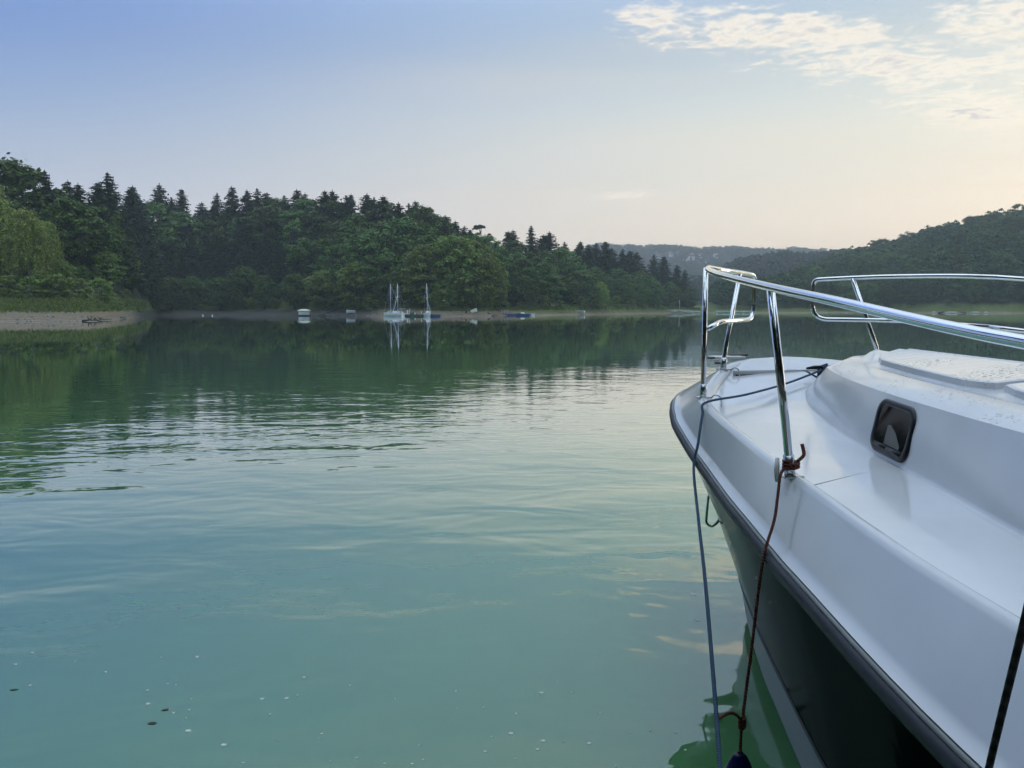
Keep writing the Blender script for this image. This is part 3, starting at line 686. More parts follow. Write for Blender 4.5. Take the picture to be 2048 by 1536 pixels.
for k in range(15): q = d * (k + .5) / 15; b = MB(); b.box((q.x, q.y + .5, q.z + .09), (.34, 1.1, .05)); b.build('tread', M['grey_wood'], gw)
tube('handrail', [(0, 0, .95), d + Vector((0, 0, .95))], .035, M['grey_wood'], gw, 6)
for k in range(6): q = d * k / 5; tube('baluster', [q, q + Vector((0, 0, .95))], .03, M['grey_wood'], gw, 6)
def dinghy(u, v, y, L_, rz, hullm, lb, flip=False, grp=None):
    p = at(u, v, y); gz = max(ground_at(u, y), 0.0); o = empty('rowing_boat', (p.x, y, gz + (.34 if not flip else .40)), rz); tag(o, lb, 'boat', grp)
    if flip: o.rotation_euler = (math.pi - .35, 0, rz)
    hull_mesh(o, L_, L_ * .42, .36, M[hullm], M['white_paint' if not flip else hullm])
    for q in (-.15, .18):
        b = MB(); b.box((0, q * L_, .30), (L_ * .36, .18, .04)); b.build('thwart', M['grey_wood'], o)
    return o
dinghy(701, 626, 159.5, 1.9, R(80), 'white_paint', 'small white rowing boat pulled up on the clay shore left of sailboats')
dinghy(947, 619, 155, 1.7, R(65), 'yellow_roof', 'upturned pale yellow boat lying on the clay beach', True)
dinghy(1161, 620, 197, 2.4, R(60), 'white_paint', 'small white boat on the grass right of the blue pontoon')
for k, (u, y) in enumerate(((1340, 262), (1347, 264), (1357, 266), (1366, 268), (1376, 272), (1392, 276))): dinghy(u, 622, y, 3.0, R(70 + 8 * k), 'white_paint', '%s pale boat from the left beached at the far inlet' % ORD[k], False, 'boats beached at the far inlet')
for k, (u, y) in enumerate(((1442, 281), (1455, 282), (1478, 283), (1492, 283))): dinghy(u, 622, y, 3.4, R(80 + 10 * k), 'white_paint', '%s pale boat from left on the far shore seen behind the bow rail' % ORD[k], False, 'boats on the shore behind the bow rail')
o = tube('flag_pole', [at(1359, 622, 265), at(1359, 600, 265)], .06, M['alu']); tag(o, 'thin bare pole standing by the beached boats at the far inlet', 'pole')
# blue cube pontoon with a moored runabout
pon = empty('pontoon', water_spot(1033, 166)); tag(pon, 'blue cube pontoon floating off the shore right of the beach', 'pontoon')
for k in range(13): b = MB(); b.box((-3.2 + .50 * k, 0, .16), (.47, 1.0, .46)); b.build('cube', M['blue_plastic'], pon, bevel=.04)
for k in range(3): b = MB(); b.box((3.40 + .27 * k, 0, .18), (.24, .9, .52)); b.build('cube', M['white_paint'], pon, bevel=.03)
for x in (-3.3, -2.6, -1.9): tube('railing_post', [(x, .3, .3), (x, .3, 1.35)], .03, M['alu'], pon, 6)
for z in (.8, 1.3): tube('railing_bar', [(-3.3, .3, z), (-1.9, .3, z)], .025, M['alu'], pon, 6)
o = empty('runabout', water_spot(1046, 164.2), R(85)); tag(o, 'white topped runabout with blue hull moored at the blue pontoon', 'boat')
hull_mesh(o, 2.9, 1.25, .42, M['blue_plastic'], M['white_paint']); b = MB(); b.box((0, .1, .58), (.8, 1.0, .34), 0, .6); b.build('windscreen', M['white_paint'], o, bevel=.05)
for k, (u, v) in enumerate(((405, 631.5), (424, 632.5))):
    y = 160 if k else 164; p = water_spot(u, y); b = MB(); b.tube([(0, 0, -.12), (0, 0, .0), (0, 0, .16), (0, 0, .26)], [.06, .17, .17, .05], 12); o = b.build('buoy', M['white_paint'], None, True); o.location = p
    tag(o, '%s of the two small white buoys off the dark wooded shore' % ('left' if k == 0 else 'right'), 'buoy')
# driftwood and stumps on the banks
DW = [(178, 636.5, 88.6, 1.5, 20, 'tangled driftwood stump at the water on the left bank'), (192, 637, 89.2, 1.2, 150, 'driftwood branch lying right of the stump on left bank'), (205, 633, 96, 2.2, 10, 'long bleached log on the left bank'), (240, 631, 112, 2.0, 165, 'grey log near the tip of left bank'), (275, 629, 140, 1.6, 30, 'dark stump at the very tip of the left bank'), (932, 622, 152, 1.0, 80, 'dark stump on the clay beach left of the yellow boat'), (977, 624, 153, 1.1, 130, 'dark driftwood on the beach right of the yellow boat'), (990, 627, 154, 1.3, 10, 'low driftwood at the water by the pontoon'), (655, 629, 160, 1.6, 10, 'flat driftwood between the landing stage and white boat'), (735, 627, 157, 1.5, 170, 'driftwood on the shore left of the sailboats')]
for k, (u, v, y, L_, az, lb) in enumerate(DW):
    rs = random.Random(500 + k); p = at(u, v, y); gz = max(ground_at(u, y), 0) + .08; mb = MB(); c_, s_ = math.cos(R(az)), math.sin(R(az))
    mb.tube([(-L_ / 2 * c_, -L_ / 2 * s_, 0), (0, 0, .08), (L_ / 2 * c_, L_ / 2 * s_, .05)], [.10, .09, .05], 7)
    for q in range(4 if 'stump' in lb or 'tangled' in lb else 2):
        a = rs.uniform(0, 6.28); l2 = L_ * rs.uniform(.25, .5); mb.tube([(0, 0, .05), (l2 * .5 * math.cos(a), l2 * .5 * math.sin(a), .25), (l2 * math.cos(a), l2 * math.sin(a), rs.uniform(.3, .65))], [.06, .045, .02], 5)
    o = mb.build('driftwood', M['bark' if k in (0, 4, 5, 6) else 'grey_wood'], None, True); o.location = (p.x, y, gz); tag(o, lb, 'driftwood')
# stones at the right headland
for k, u in enumerate((1868, 1884, 1902, 1910, 1926, 1952, 1972)):
    rs = np.random.default_rng(700 + k); y = shore_y(u) + .6; bm = bmesh.new(); bmesh.ops.create_icosphere(bm, subdivisions=2, radius=1)
    for v in bm.verts: v.co *= 1 + .18 * math.sin(3 * v.co.x + k) * math.cos(4 * v.co.y + k)
    me = bpy.data.meshes.new('boulder'); bm.to_mesh(me); bm.free(); me.materials.append(M['stone'] if k not in (1, 4) else M['bark']); o = bpy.data.objects.new('boulder', me); link(o)
    o.location = (at(u, 618, y).x, y, .18); o.scale = (.8 + .5 * (k % 3), .5, .42); tag(o, '%s boulder from the left at the waterline of the right headland' % ORD[k], 'boulder', 'boulders on the right headland')
# houses on the far ridge
HS_ = [(1380, 1200, 12, 30, 'largest white gabled house on the far ridge'), (1368, 1165, 8, -20, 'white house just left of the largest one on the far ridge'), (1315, 1185, 10, 15, 'leftmost white house peeping over the dark trees'), (1352, 1240, 8, 40, 'small pale house left of the middle of the far village'), (1398, 1238, 9, -10, 'white house right of the largest one on the far ridge'), (1412, 1170, 8, 25, 'low white house nearest the bow rail top'), (1380, 1235, 9, 60, 'upper white house on the ridge above the largest one'), (1428, 1225, 8, 10, 'rightmost white house of the far village'), (1340, 1225, 8, -30, 'high pale house left of the ridge village')]
for k, (u, y, w, az, lb) in enumerate(HS_):
    o = empty('house', (at(u, 618, y).x, y, ground_at(u, y) + 1.5), R(az)); tag(o, lb, 'house', 'houses on the far ridge')
    b = MB(); w = w * .74; b.box((0, 0, .6), (w, w * .8, 7.2)); b.build('wall', M['house_wall'], o)
    e = 4.2; V = [(-w * .56, -w * .46, e), (w * .56, -w * .46, e), (w * .56, w * .46, e), (-w * .56, w * .46, e), (-w * .56, 0, e + w * .38), (w * .56, 0, e + w * .38)]
    mesh_obj('roof', V, [(0, 1, 5, 4), (2, 3, 4, 5), (0, 4, 3), (1, 2, 5), (3, 2, 1, 0)], M['house_roof'], o)
    for x in (-w * .25, w * .2): b = MB(); b.box((x, -w * .4 - .05, 1.8), (1.0, .1, 1.3)); b.build('window', M['glass_dark'], o)
# grass on the banks
def grass(name, u0, u1, o0, o1, n, hmax, mat, label):
    rs = np.random.default_rng(int(u0) + 3000); C = []
    while len(C) < n:
        u = rs.uniform(u0, u1); off = rs.uniform(o0, o1); y = shore_y(u) + off
        z = ground_at(u, y)
        if z > .9 + rs.uniform(0, .5): C.append((at(u, 618, y).x, y, z + .1))
    C = np.array(C); Nn = rs.normal(size=(n, 3)) * np.array([1, 1, .25]); s = hmax * rs.uniform(.35, 1.0, n)
    V, Q = leaf_geo(C, Nn, s, rs, .22)
    me = quads_mesh(name, V, Q, [mat]); o = bpy.data.objects.new(name, me); link(o); tag(o, label, 'grass', kind='stuff')
M['grass'] = material('bank_grass', (.15, .19, .055), .8, islands=.5, transl=.2, spec=.2)
grass('bank_grass', -60, 292, 3.5, 15, 9000, .42, M['grass'], 'tall green grass along the top of the left bank')
grass('shore_grass', 860, 1000, 5, 12, 3500, .45, M['grass'], 'tufted grass on the point above the clay beach')
grass('inlet_grass', 1000, 1400, 4, 12, 4500, .5, M['grass'], 'grass strip along the shore right of the blue pontoon')

# loose stones along the clay banks
def stones(name, u0, u1, o0, o1, n, label):
    rs = np.random.default_rng(int(u0) + 77); O8 = np.array([(1, 0, 0), (-1, 0, 0), (0, 1, 0), (0, -1, 0), (0, 0, 1), (0, 0, -1)], float); FF = [(0, 2, 4), (2, 1, 4), (1, 3, 4), (3, 0, 4), (2, 0, 5), (1, 2, 5), (3, 1, 5), (0, 3, 5)]
    V = []; F = []
    for i in range(n):
        u = rs.uniform(u0, u1); y = shore_y(u) + rs.uniform(o0, o1) ** 1.0; p = np.array([at(u, 618, y).x, y, max(ground_at(u, y), 0) + .02]); s = rs.uniform(.05, .19, 3) * np.array([1.3, 1, .6])
        k = len(V); V += [tuple(p + q * s * rs.uniform(.7, 1.2)) for q in O8]; F += [tuple(a + k for a in f) for f in FF]
    o = mesh_obj(name, V, F, M['bank_stone']); tag(o, label, 'stones', kind='stuff')
M['bank_stone'] = material('bank_stone', (.26, .235, .20), .9, islands=.6)
stones('bank_stones', -60, 292, .1, 3.6, 90, 'loose stones and clods on the clay of the left bank')
stones('beach_stones', 620, 1010, .1, 4.5, 150, 'loose stones on the clay beach by the sailboats')

# ------------------------------------------------------------------ the floating dock the photographer stands on, below the frame
dk = empty('floating_dock', (-.62, -1.1, 0)); tag(dk, 'timber floating dock below the photographer', 'dock')
for k in range(32):
    b = MB(); b.box((0, -2.6 + .15 * k, .44), (1.9, .14, .035)); b.build('plank', M['grey_wood'], dk)
for x in (-.6, .6): b = MB(); b.box((x, -.3, .20), (.55, 4.6, .44)); b.build('float', M['dark'], dk)

# ------------------------------------------------------------------ the moored motor boat in the foreground
TH = R(10); BO = Vector((1.485, 3.825, 0))
FV = Vector((-math.sin(TH), math.cos(TH), 0)); SV = Vector((math.cos(TH), math.sin(TH), 0))
# boat space: local X = starboard, local Y = forward, Z = height above the water
boat = empty('motor_boat', BO, TH)
tag(boat, 'white decked motor cruiser with dark hull and chrome bow rails, close on the right', 'boat')
def pz(F): return HC - float(np.interp(F, [-5.5, -4, -2.5, -1.62, -1.0, -.6, -.405, -.2, 0, .2, .5], [.56, .54, .50, .46, .43, .405, .388, .345, .300, .268, .245]))
def gelcoat(name, color, wet=True, drops=False):
    mt = bpy.data.materials.new(name); mt.use_nodes = True; nt = mt.node_tree; N = nt.nodes; L = nt.links; b = N['Principled BSDF']
    tc = N.new('ShaderNodeTexCoord')
    def tex(scale, det, sc3=(1, 1, 1)):
        mp = N.new('ShaderNodeMapping'); mp.inputs['Scale'].default_value = sc3; L.new(tc.outputs['Object'], mp.inputs[0])
        n = N.new('ShaderNodeTexNoise'); n.inputs['Scale'].default_value = scale; n.inputs['Detail'].default_value = det; L.new(mp.outputs[0], n.inputs[0]); return n.outputs[0]
    def rng_(x, a, c, lo, hi):
        n = N.new('ShaderNodeMapRange'); n.interpolation_type = 'SMOOTHSTEP'; L.new(x, n.inputs[0])
        for i, q in zip((1, 2, 3, 4), (a, c, lo, hi)): n.inputs[i].default_value = q
        return n.outputs[0]
    sc_ = N.new('ShaderNodeVectorMath'); sc_.operation = 'SCALE'; sc_.inputs[0].default_value = color; L.new(rng_(tex(2.5, 6), .3, .7, .91, 1.04), sc_.inputs['Scale'])
    L.new(sc_.outputs[0], b.inputs['Base Color'])
    b.inputs['IOR'].default_value = 1.5; b.inputs['Roughness'].default_value = .22
    if wet: L.new(rng_(tex(3.2, 4, (1, .6, 1)), .44, .56, .24, .10), b.inputs['Roughness'])
    bp = N.new('ShaderNodeBump'); bp.inputs['Distance'].default_value = .0006; L.new(tex(7, 3), bp.inputs['Height']); last = bp.outputs[0]
    if drops:
        v = N.new('ShaderNodeTexVoronoi'); v.inputs['Scale'].default_value = 70; v.inputs['Randomness'].default_value = 1
        L.new(tc.outputs['Object'], v.inputs[0]); v2 = N.new('ShaderNodeTexVoronoi'); v2.inputs['Scale'].default_value = 34; L.new(tc.outputs['Object'], v2.inputs[0])
        d1 = rng_(v.outputs['Distance'], .10, .34, 1, 0); d2 = rng_(v2.outputs['Distance'], .06, .26, 1.4, 0)
        ad = N.new('ShaderNodeMath'); ad.operation = 'MAXIMUM'; L.new(d1, ad.inputs[0]); L.new(d2, ad.inputs[1])
        ms = N.new('ShaderNodeMath'); ms.operation = 'MULTIPLY'; L.new(ad.outputs[0], ms.inputs[0]); L.new(rng_(tex(4.5, 3), .46, .60, 0, 1), ms.inputs[1])
        bd = N.new('ShaderNodeBump'); bd.inputs['Distance'].default_value = .0026; L.new(ms.outputs[0], bd.inputs['Height']); L.new(last, bd.inputs['Normal']); last = bd.outputs[0]
    L.new(last, b.inputs['Normal']); b.inputs['Coat Weight'].default_value = .6; b.inputs['Coat Roughness'].default_value = .12; L.new(last, b.inputs['Coat Normal'])
    return mt
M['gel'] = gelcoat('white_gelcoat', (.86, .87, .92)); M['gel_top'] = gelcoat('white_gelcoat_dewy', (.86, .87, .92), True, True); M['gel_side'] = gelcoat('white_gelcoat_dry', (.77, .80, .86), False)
M['hull'] = material('dark_green_gelcoat', (.004, .012, .009), .07, coat=.0, ior=1.03, noise=(3, .12), bump=(9, .0006))
M['boot'] = material('grey_gelcoat', (.22, .24, .25), .3, noise=(5, .15))
M['bottom'] = material('antifouling', (.10, .16, .10), .55, noise=(4, .3))
M['rail_rubber'] = material('rubbing_strake', (.020, .025, .034), .45, noise=(9, .3), bump=(40, .0008))
M['seam'] = material('deck_groove', (.42, .43, .45), .5)
M['chrome'] = material('polished_steel', (.80, .82, .84), .055, metal=1.0, noise=(30, .04))
M['steel'] = material('brushed_steel', (.55, .57, .58), .25, metal=1.0)
M['black'] = material('black_plastic', (.010, .012, .016), .32)
M['blind'] = material('grey_blind', (.17, .165, .16), .8)
def cr_line(pts, n=7):
    """control points (F, B, z) from the nose aft; the curve leaves the nose squarely"""
    P = [np.array(p, float) for p in pts]; mir = P[1] * np.array([1, -1, 1]); Q = [mir] + P + [2 * P[-1] - P[-2]]
    out = []
    for i in range(1, len(Q) - 2):
        p0, p1, p2, p3 = Q[i - 1:i + 3]
        for k in range(n):
            t = k / n; out.append(.5 * ((2 * p1) + (-p0 + p2) * t + (2 * p0 - 5 * p1 + 4 * p2 - p3) * t * t + (-p0 + 3 * p1 - 3 * p2 + p3) * t ** 3))
    out.append(P[-1]); return out
def both(line):     # port aft -> nose -> starboard aft, in boat space (x = starboard)
    port = [(-b, f, z) for f, b, z in line]; star = [(b, f, z) for f, b, z in line]
    return list(reversed(port)) + star[1:]
def loft(name, lines, mat, parent, smooth=True, flip=False, solid=0.0):
    L_ = [both(l) for l in lines]; n = len(L_[0]); V = [p for l in L_ for p in l]; F = []
    for i in range(len(L_) - 1):
        for k in range(n - 1):
            q = (i * n + k, i * n + k + 1, (i + 1) * n + k + 1, (i + 1) * n + k); F.append(tuple(reversed(q)) if flip else q)
    return mesh_obj(name, V, F, mat, parent, smooth)
def shift(line, db, dz, df=0.0):
    """offset a control line outward (db) in plan and up (dz)"""
    out = []; P = [np.array(p) for p in line]
    for i, p in enumerate(P):
        a = P[max(i - 1, 0)]; c = P[min(i + 1, len(P) - 1)]
        if i == 0: a = P[1] * np.array([1, -1, 1]); c = P[1]
        t = (c - a)[:2]; t = t / np.linalg.norm(t); nrm = np.array([t[1], -t[0]]) * 1.0
        # outward: away from centreline / forward
        if nrm[1] < 0 or (abs(nrm[1]) < 1e-6 and nrm[0] < 0): nrm = -nrm
        b = max(p[1] + nrm[1] * db, 0.0) if i else 0.0
        out.append((p[0] + nrm[0] * db + df, b, p[2] + dz))
    return out
CO_ = [(.24, 0), (.215, .18), (.12, .345), (-.02, .470), (-.18, .590), (-.385, .725), (-.60, .790), (-.83, .845), (-1.18, .918), (-1.48, .980), (-1.67, 1.013), (-1.84, 1.042), (-2.04, 1.078), (-2.38, 1.122), (-3.2, 1.19), (-4.3, 1.20), (-5.4, 1.12)]
COAM = [(f, b, pz(f)) for f, b in CO_]
RA_ = [(.50, 0), (.465, .22), (.355, .44), (.15, .612), (-.021, .700), (-.14, .742), (-.258, .775), (-.605, .852), (-.845, .908), (-1.241, 1.006), (-1.484, 1.060), (-1.716, 1.111), (-1.921, 1.152), (-2.555, 1.262), (-3.3, 1.32), (-4.3, 1.33), (-5.4, 1.24)]
RAIL = [(f, b, pz(f) - .195) for f, b in RA_]
ro = cr_line(RAIL)
# bulwark moulding: flange over the strake, sloping face, rounded coaming, inner drop to the deck
FL = shift(RAIL, -.004, .026); CR1 = shift(RAIL, -.022, .034); CR2 = shift(RAIL, -.032, .046)
face_top = [(f, b + .010, z - .012) for f, b, z in COAM]; face_top[0] = (COAM[0][0] + .01, 0, COAM[0][2] - .012)
inn = shift(COAM, -.022, .0); inn2 = shift(COAM, -.040, -.010); inn3 = shift(COAM, -.050, -.034)
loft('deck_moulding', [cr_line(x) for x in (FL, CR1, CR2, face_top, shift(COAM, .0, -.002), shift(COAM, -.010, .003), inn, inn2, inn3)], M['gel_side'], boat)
# deck floor, from the coaming's foot to the centreline
floor_out = shift(COAM, -.049, -.033)
fo = cr_line(floor_out); fm = [(f - .0, b * .55, z + .012) for f, b, z in fo]; fc = [(f - .0, b * .02, z + .020) for f, b, z in fo]
loft('deck', [fo, fm, fc], M['gel'], boat)
# rubbing strake
strake = both(ro); V, F = tube_geo([Vector((x, y, z)) for x, y, z in strake], .020, 10)
V = [Vector((v.x, v.y, v.z)) for v in V]
st = mesh_obj('rub_rail', V, F, M['rail_rubber'], boat, True)
bead = both(cr_line(shift(RAIL, .002, .021))); V, F = tube_geo([Vector(p) for p in bead], .006, 6); mesh_obj('piping', V, F, M['boot'], st, True)
# hull sides: strake -> knuckle -> boot stripe -> bottom
K1_ = [(.15, 0, .49), (.13, .12, .48), (.05, .25, .46), (-.05, .345, .43), (-.16, .42, .40), (-.32, .505, .355), (-.60, .615, .285), (-.97, .728, .235), (-1.207, .797, .22), (-1.437, .866, .22), (-1.62, .92, .22), (-1.777, .963, .22), (-2.0, 1.01, .22), (-2.6, 1.10, .22), (-3.3, 1.16, .22), (-4.3, 1.18, .22), (-5.4, 1.10, .22)]
HS = [(f * .5 + g * .5 - .02, b * .5 + c * .5 - .012, (z + w) / 2) for (f, b, z), (g, c, w) in zip(shift(RAIL, -.012, -.02), K1_)]; HS[0] = (HS[0][0], 0, HS[0][2])
loft('hull', [cr_line(x) for x in (shift(RAIL, -.012, -.012), HS, K1_)], M['hull'], boat, flip=True)
ln = both(cr_line(K1_)); V, F = tube_geo([Vector(p) for p in ln], .006, 6); mesh_obj('knuckle_line', V, F, M['black'], boat, True)
K2 = [(.04, 0), (.02, .10), (-.05, .20), (-.13, .285), (-.22, .365), (-.35, .46), (-.66, .592), (-.99, .715), (-1.22, .788), (-1.44, .857), (-1.62, .91), (-1.777, .953), (-2.0, 1.0), (-2.6, 1.09), (-3.3, 1.15), (-4.3, 1.17), (-5.4, 1.09)]
K2 = [(f, b_, .065) for f, b_ in K2]
K1b = shift(K1_, -.004, -.004)
loft('boot_stripe', [cr_line(x) for x in (K1b, K2)], M['boot'], boat, flip=True)
K3 = [(f - .02, max(b - .05, 0) if i else 0, -.04) for i, (f, b, z) in enumerate(K2)]; K4 = [(f - .4, b * .55, -.32) for f, b, z in K2]; K5 = [(f - .45, b * .02, -.42) for f, b, z in K2]
loft('bottom', [cr_line(x) for x in (K2, K3, K4, K5)], M['bottom'], boat, flip=True)
# transom closes the stern
tl = [l[-1] for l in (FL, K1_, K2, K3, K4)]
mesh_obj('transom', [(-b, f, z) for f, b, z in tl] + [(b, f, z) for f, b, z in reversed(tl)], [tuple(range(10))], M['hull'], boat)
# cabin trunk
def fz(F): return pz(F) - .030
CB_ = [(-.235, 0), (-.25, .075), (-.285, .150), (-.42, .235), (-.55, .296), (-.73, .365), (-.917, .432), (-1.13, .495), (-1.349, .548), (-1.605, .602), (-1.812, .650), (-2.104, .721), (-2.6, .80), (-3.3, .86), (-4.1, .88)]
CT_ = [(-.415, 0), (-.425, .06), (-.45, .125), (-.515, .190), (-.62, .243), (-.78, .310), (-.96, .375), (-1.17, .437), (-1.39, .492), (-1.62, .540), (-1.82, .578), (-2.10, .625), (-2.6, .69), (-3.3, .74), (-4.1, .76)]
CT_D = [-4.1, -2.6, -1.97, -1.454, -.9, -.506, -.4]; CT_V = [.29, .29, .287, .272, .256, .243, .238]
CBASE = [(f, b, fz(f) + .004) for f, b in CB_]; CTOP = [(f, b, HC - float(np.interp(f, CT_D, CT_V))) for f, b in CT_]
cab_fl = shift(CBASE, .030, -.003); cab_f1 = shift(CBASE, .012, .004)
mid1 = [(f * .55 + g * .45, b * .55 + c * .45 + (.003 if i else 0), z * .5 + w * .5) for i, ((f, b, z), (g, c, w)) in enumerate(zip(CBASE, CTOP))]
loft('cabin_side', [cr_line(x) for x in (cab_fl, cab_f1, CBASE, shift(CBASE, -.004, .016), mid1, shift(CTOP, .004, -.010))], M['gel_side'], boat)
sh0 = shift(CTOP, .004, -.010); sh1 = shift(CTOP, -.004, .002); ridge = shift(CTOP, -.092, .034); tr1 = shift(CTOP, -.105, .030); tr2 = shift(CTOP, -.135, .034)
ridge[0] = (CTOP[0][0] - .085, 0, CTOP[0][2] + .034)
def crown(line, k, dz): return [(f - .02 * (1 - k), b * k, z + dz) for f, b, z in line]
roof = [cr_line(x) for x in (sh0, ridge, tr1, tr2)]
rl = roof[-1]; roof += [crown(rl, .6, .020), crown(rl, .02, .032)]
loft('cabin_roof', roof, M['gel_top'], boat)
# raised anti-slip panels on the roof
def roof_z(F, B):
    t = float(np.interp(F, CT_D, CT_V)); hb = max(.05, float(np.interp(-F, [-p[0] for p in CT_], [p[1] for p in CT_])) - .135); q = min(abs(B) / hb, 1.0)
    return HC - t + .034 + .032 * (1 - q ** 1.3)
def roof_panel(F0, F1, in0, in1, side):
    n = 14; hb = lambda F: float(np.interp(-F, [-p[0] for p in CT_], [p[1] for p in CT_]))
    outer = []; inner = []
    for k in range(n + 1):
        F = F0 + (F1 - F0) * k / n
        e = min(k, n - k) / n; cut = .035 * max(0, 1 - e * 9)
        outer.append((max(hb(F) - in0 - cut, .03), F)); inner.append((max(min(in1, hb(F) - in0 - .05) , .012), F))
    loop = outer + list(reversed(inner)); V = []; nl = len(loop); cx = sum(p[0] for p in loop) / nl
    for dz, ins in ((-.004, 0.0), (.020, .004), (.024, .012)):
        for i, (B, F) in enumerate(loop):
            s = -ins if i <= n else ins
            Fm = F + (ins if i in (n, n + 1) else (-ins if i in (0, nl - 1) else 0))
            V.append((side * (B + s), Fm, roof_z(F, B) + dz))
    Fs = []
    for r in range(2):
        for i in range(nl):
            j = (i + 1) % nl; q = (r * nl + i, r * nl + j, (r + 1) * nl + j, (r + 1) * nl + i); Fs.append(q if side > 0 else tuple(reversed(q)))
    for k in range(n):
        q = (2 * nl + k, 2 * nl + k + 1, 2 * nl + nl - 2 - k, 2 * nl + nl - 1 - k); Fs.append(q if side < 0 else tuple(reversed(q)))
    return mesh_obj('roof_panel', V, Fs, M['gel_top'], boat, False)
for sd in (-1, 1):
    roof_panel(-.74, -1.60, .150, .012, sd); roof_panel(-1.635, -2.7, .150, .012, sd)
# cabin windows
def side_point(F, k, sd):
    """point on the cabin side at station F, k = 0 at the deck, 1 at the roof edge"""
    hb = float(np.interp(-F, [-p[0] for p in CB_], [p[1] for p in CB_])); ht = float(np.interp(-F, [-p[0] for p in CT_], [p[1] for p in CT_]))
    z0 = fz(F); z1 = HC - float(np.interp(F, CT_D, CT_V)) - .008
    bow = .003 * math.sin(math.pi * min(max(k, 0), 1)); return Vector((sd * ((hb * (1 - k) + ht * k) + bow), F, z0 * (1 - k) + z1 * k))
def window(Fc, sd, half=.122, k0=.10, k1=.90):
    pc = side_point(Fc, .5, sd); tx = (side_point(Fc - half, .5, sd) - side_point(Fc + half, .5, sd)).normalized(); tz = (side_point(Fc, 1, sd) - side_point(Fc, 0, sd)).normalized()
    tz = (tz - tx * .16).normalized(); nrm = tx.cross(tz).normalized()
    if nrm.x * sd < 0: nrm = -nrm
    hh = (side_point(Fc, k1, sd) - side_point(Fc, k0, sd)).length / 2
    def ring(w, h, rad, off):
        out = []
        for cx, cz, a0 in ((1, 1, 0), (-1, 1, 90), (-1, -1, 180), (1, -1, 270)):
            for q in range(7):
                a = R(a0 + 15 * q); out.append(pc + tx * (cx * (w - rad) + rad * math.cos(a)) + tz * (cz * (h - rad) + rad * math.sin(a)) + nrm * off)
        return out
    rings = [ring(half + .004, hh + .004, .048, -.014), ring(half + .004, hh + .004, .048, .006), ring(half, hh, .045, .010), ring(half - .013, hh - .013, .036, .010), ring(half - .018, hh - .018, .032, .005)]
    V = [p for r in rings for p in r]; n = 28; F = []
    for i in range(len(rings) - 1):
        for k in range(n):
            q = (i * n + k, i * n + (k + 1) % n, (i + 1) * n + (k + 1) % n, (i + 1) * n + k); F.append(q)
    w = mesh_obj('window', V, F, M['black'], boat, True)
    pane = ring(half - .017, hh - .017, .028, .006); mesh_obj('pane', pane, [tuple(range(28))], M['glass_dark'], w)
    # folded blind behind the pane and the sliding seal across the sill
    a = pc - tz * (hh - .030) + nrm * .0070
    bl = [a + tx * (-.030) * 1, a + tx * .072, a + tx * .072 + tz * .012, a + tx * .030 + tz * .048, a + tx * -.010 + tz * .066, a + tx * -.030 + tz * .062]
    mesh_obj('blind', bl, [tuple(range(6))], M['blind'], w)
    sill = MB(); 
    for (p, q_) in ((-half + .03, -.004), (.002, half - .03)):
        A = pc - tz * (hh - .020) + nrm * .006
        sill.tube([A + tx * p, A + tx * q_], .008, 8)
    sill.build('sill', M['black'], w, True)
    return w
window(-1.41, -1); window(-1.41, 1); window(-2.9, -1, .16); window(-2.9, 1, .16)
# anchor locker lid over the nose
lid = [(-.03, .395), (.10, .300), (.185, .15), (.205, 0)]
loop = [(-b, f) for f, b in lid] + [(b, f) for f, b in reversed(lid[:-1])]
mb = MB(); V = []
for ins, dz in ((0, .0), (0, .030), (.012, .036)):
    for x, y in loop: V.append((x * (1 - ins * 3), y - (ins if y > 0 else -ins), pz(y) - .030 + dz + .008 * max(0, 1 - abs(x) / .4)))
nl = len(loop); Fs = [tuple(range(2 * nl, 3 * nl))]
Fs[0] = tuple(reversed(Fs[0]))
for r in range(2):
    for i in range(nl): j = (i + 1) % nl; Fs.append((r * nl + j, r * nl + i, (r + 1) * nl + i, (r + 1) * nl + j))
mesh_obj('anchor_locker_lid', V, Fs, M['gel'], boat)
gs = MB(); gs.box((0, -.034, pz(-.03) - .024), (.76, .006, .010)); gs.build('lid_seal', M['black'], boat)
# bow roller and folded boarding steps beyond the nose
s_ = MB(); s_.box((-.30, .235, pz(.2) + .012), (.17, .10, .012)); s_.build('bow_step', M['white_paint'], boat, bevel=.004)
s_ = MB(); s_.box((-.215, .275, pz(.2) + .020), (.10, .030, .010)); s_.build('bow_roller', M['black'], boat, bevel=.003)
for k in range(3):
    s_ = MB(); s_.box((-.425 + .012 * k, .16 - .02 * k, pz(.1) + .030 - .012 * k), (.035, .02, .008)); s_.build('step_bar', M['black' if k % 2 == 0 else 'white_paint'], boat)
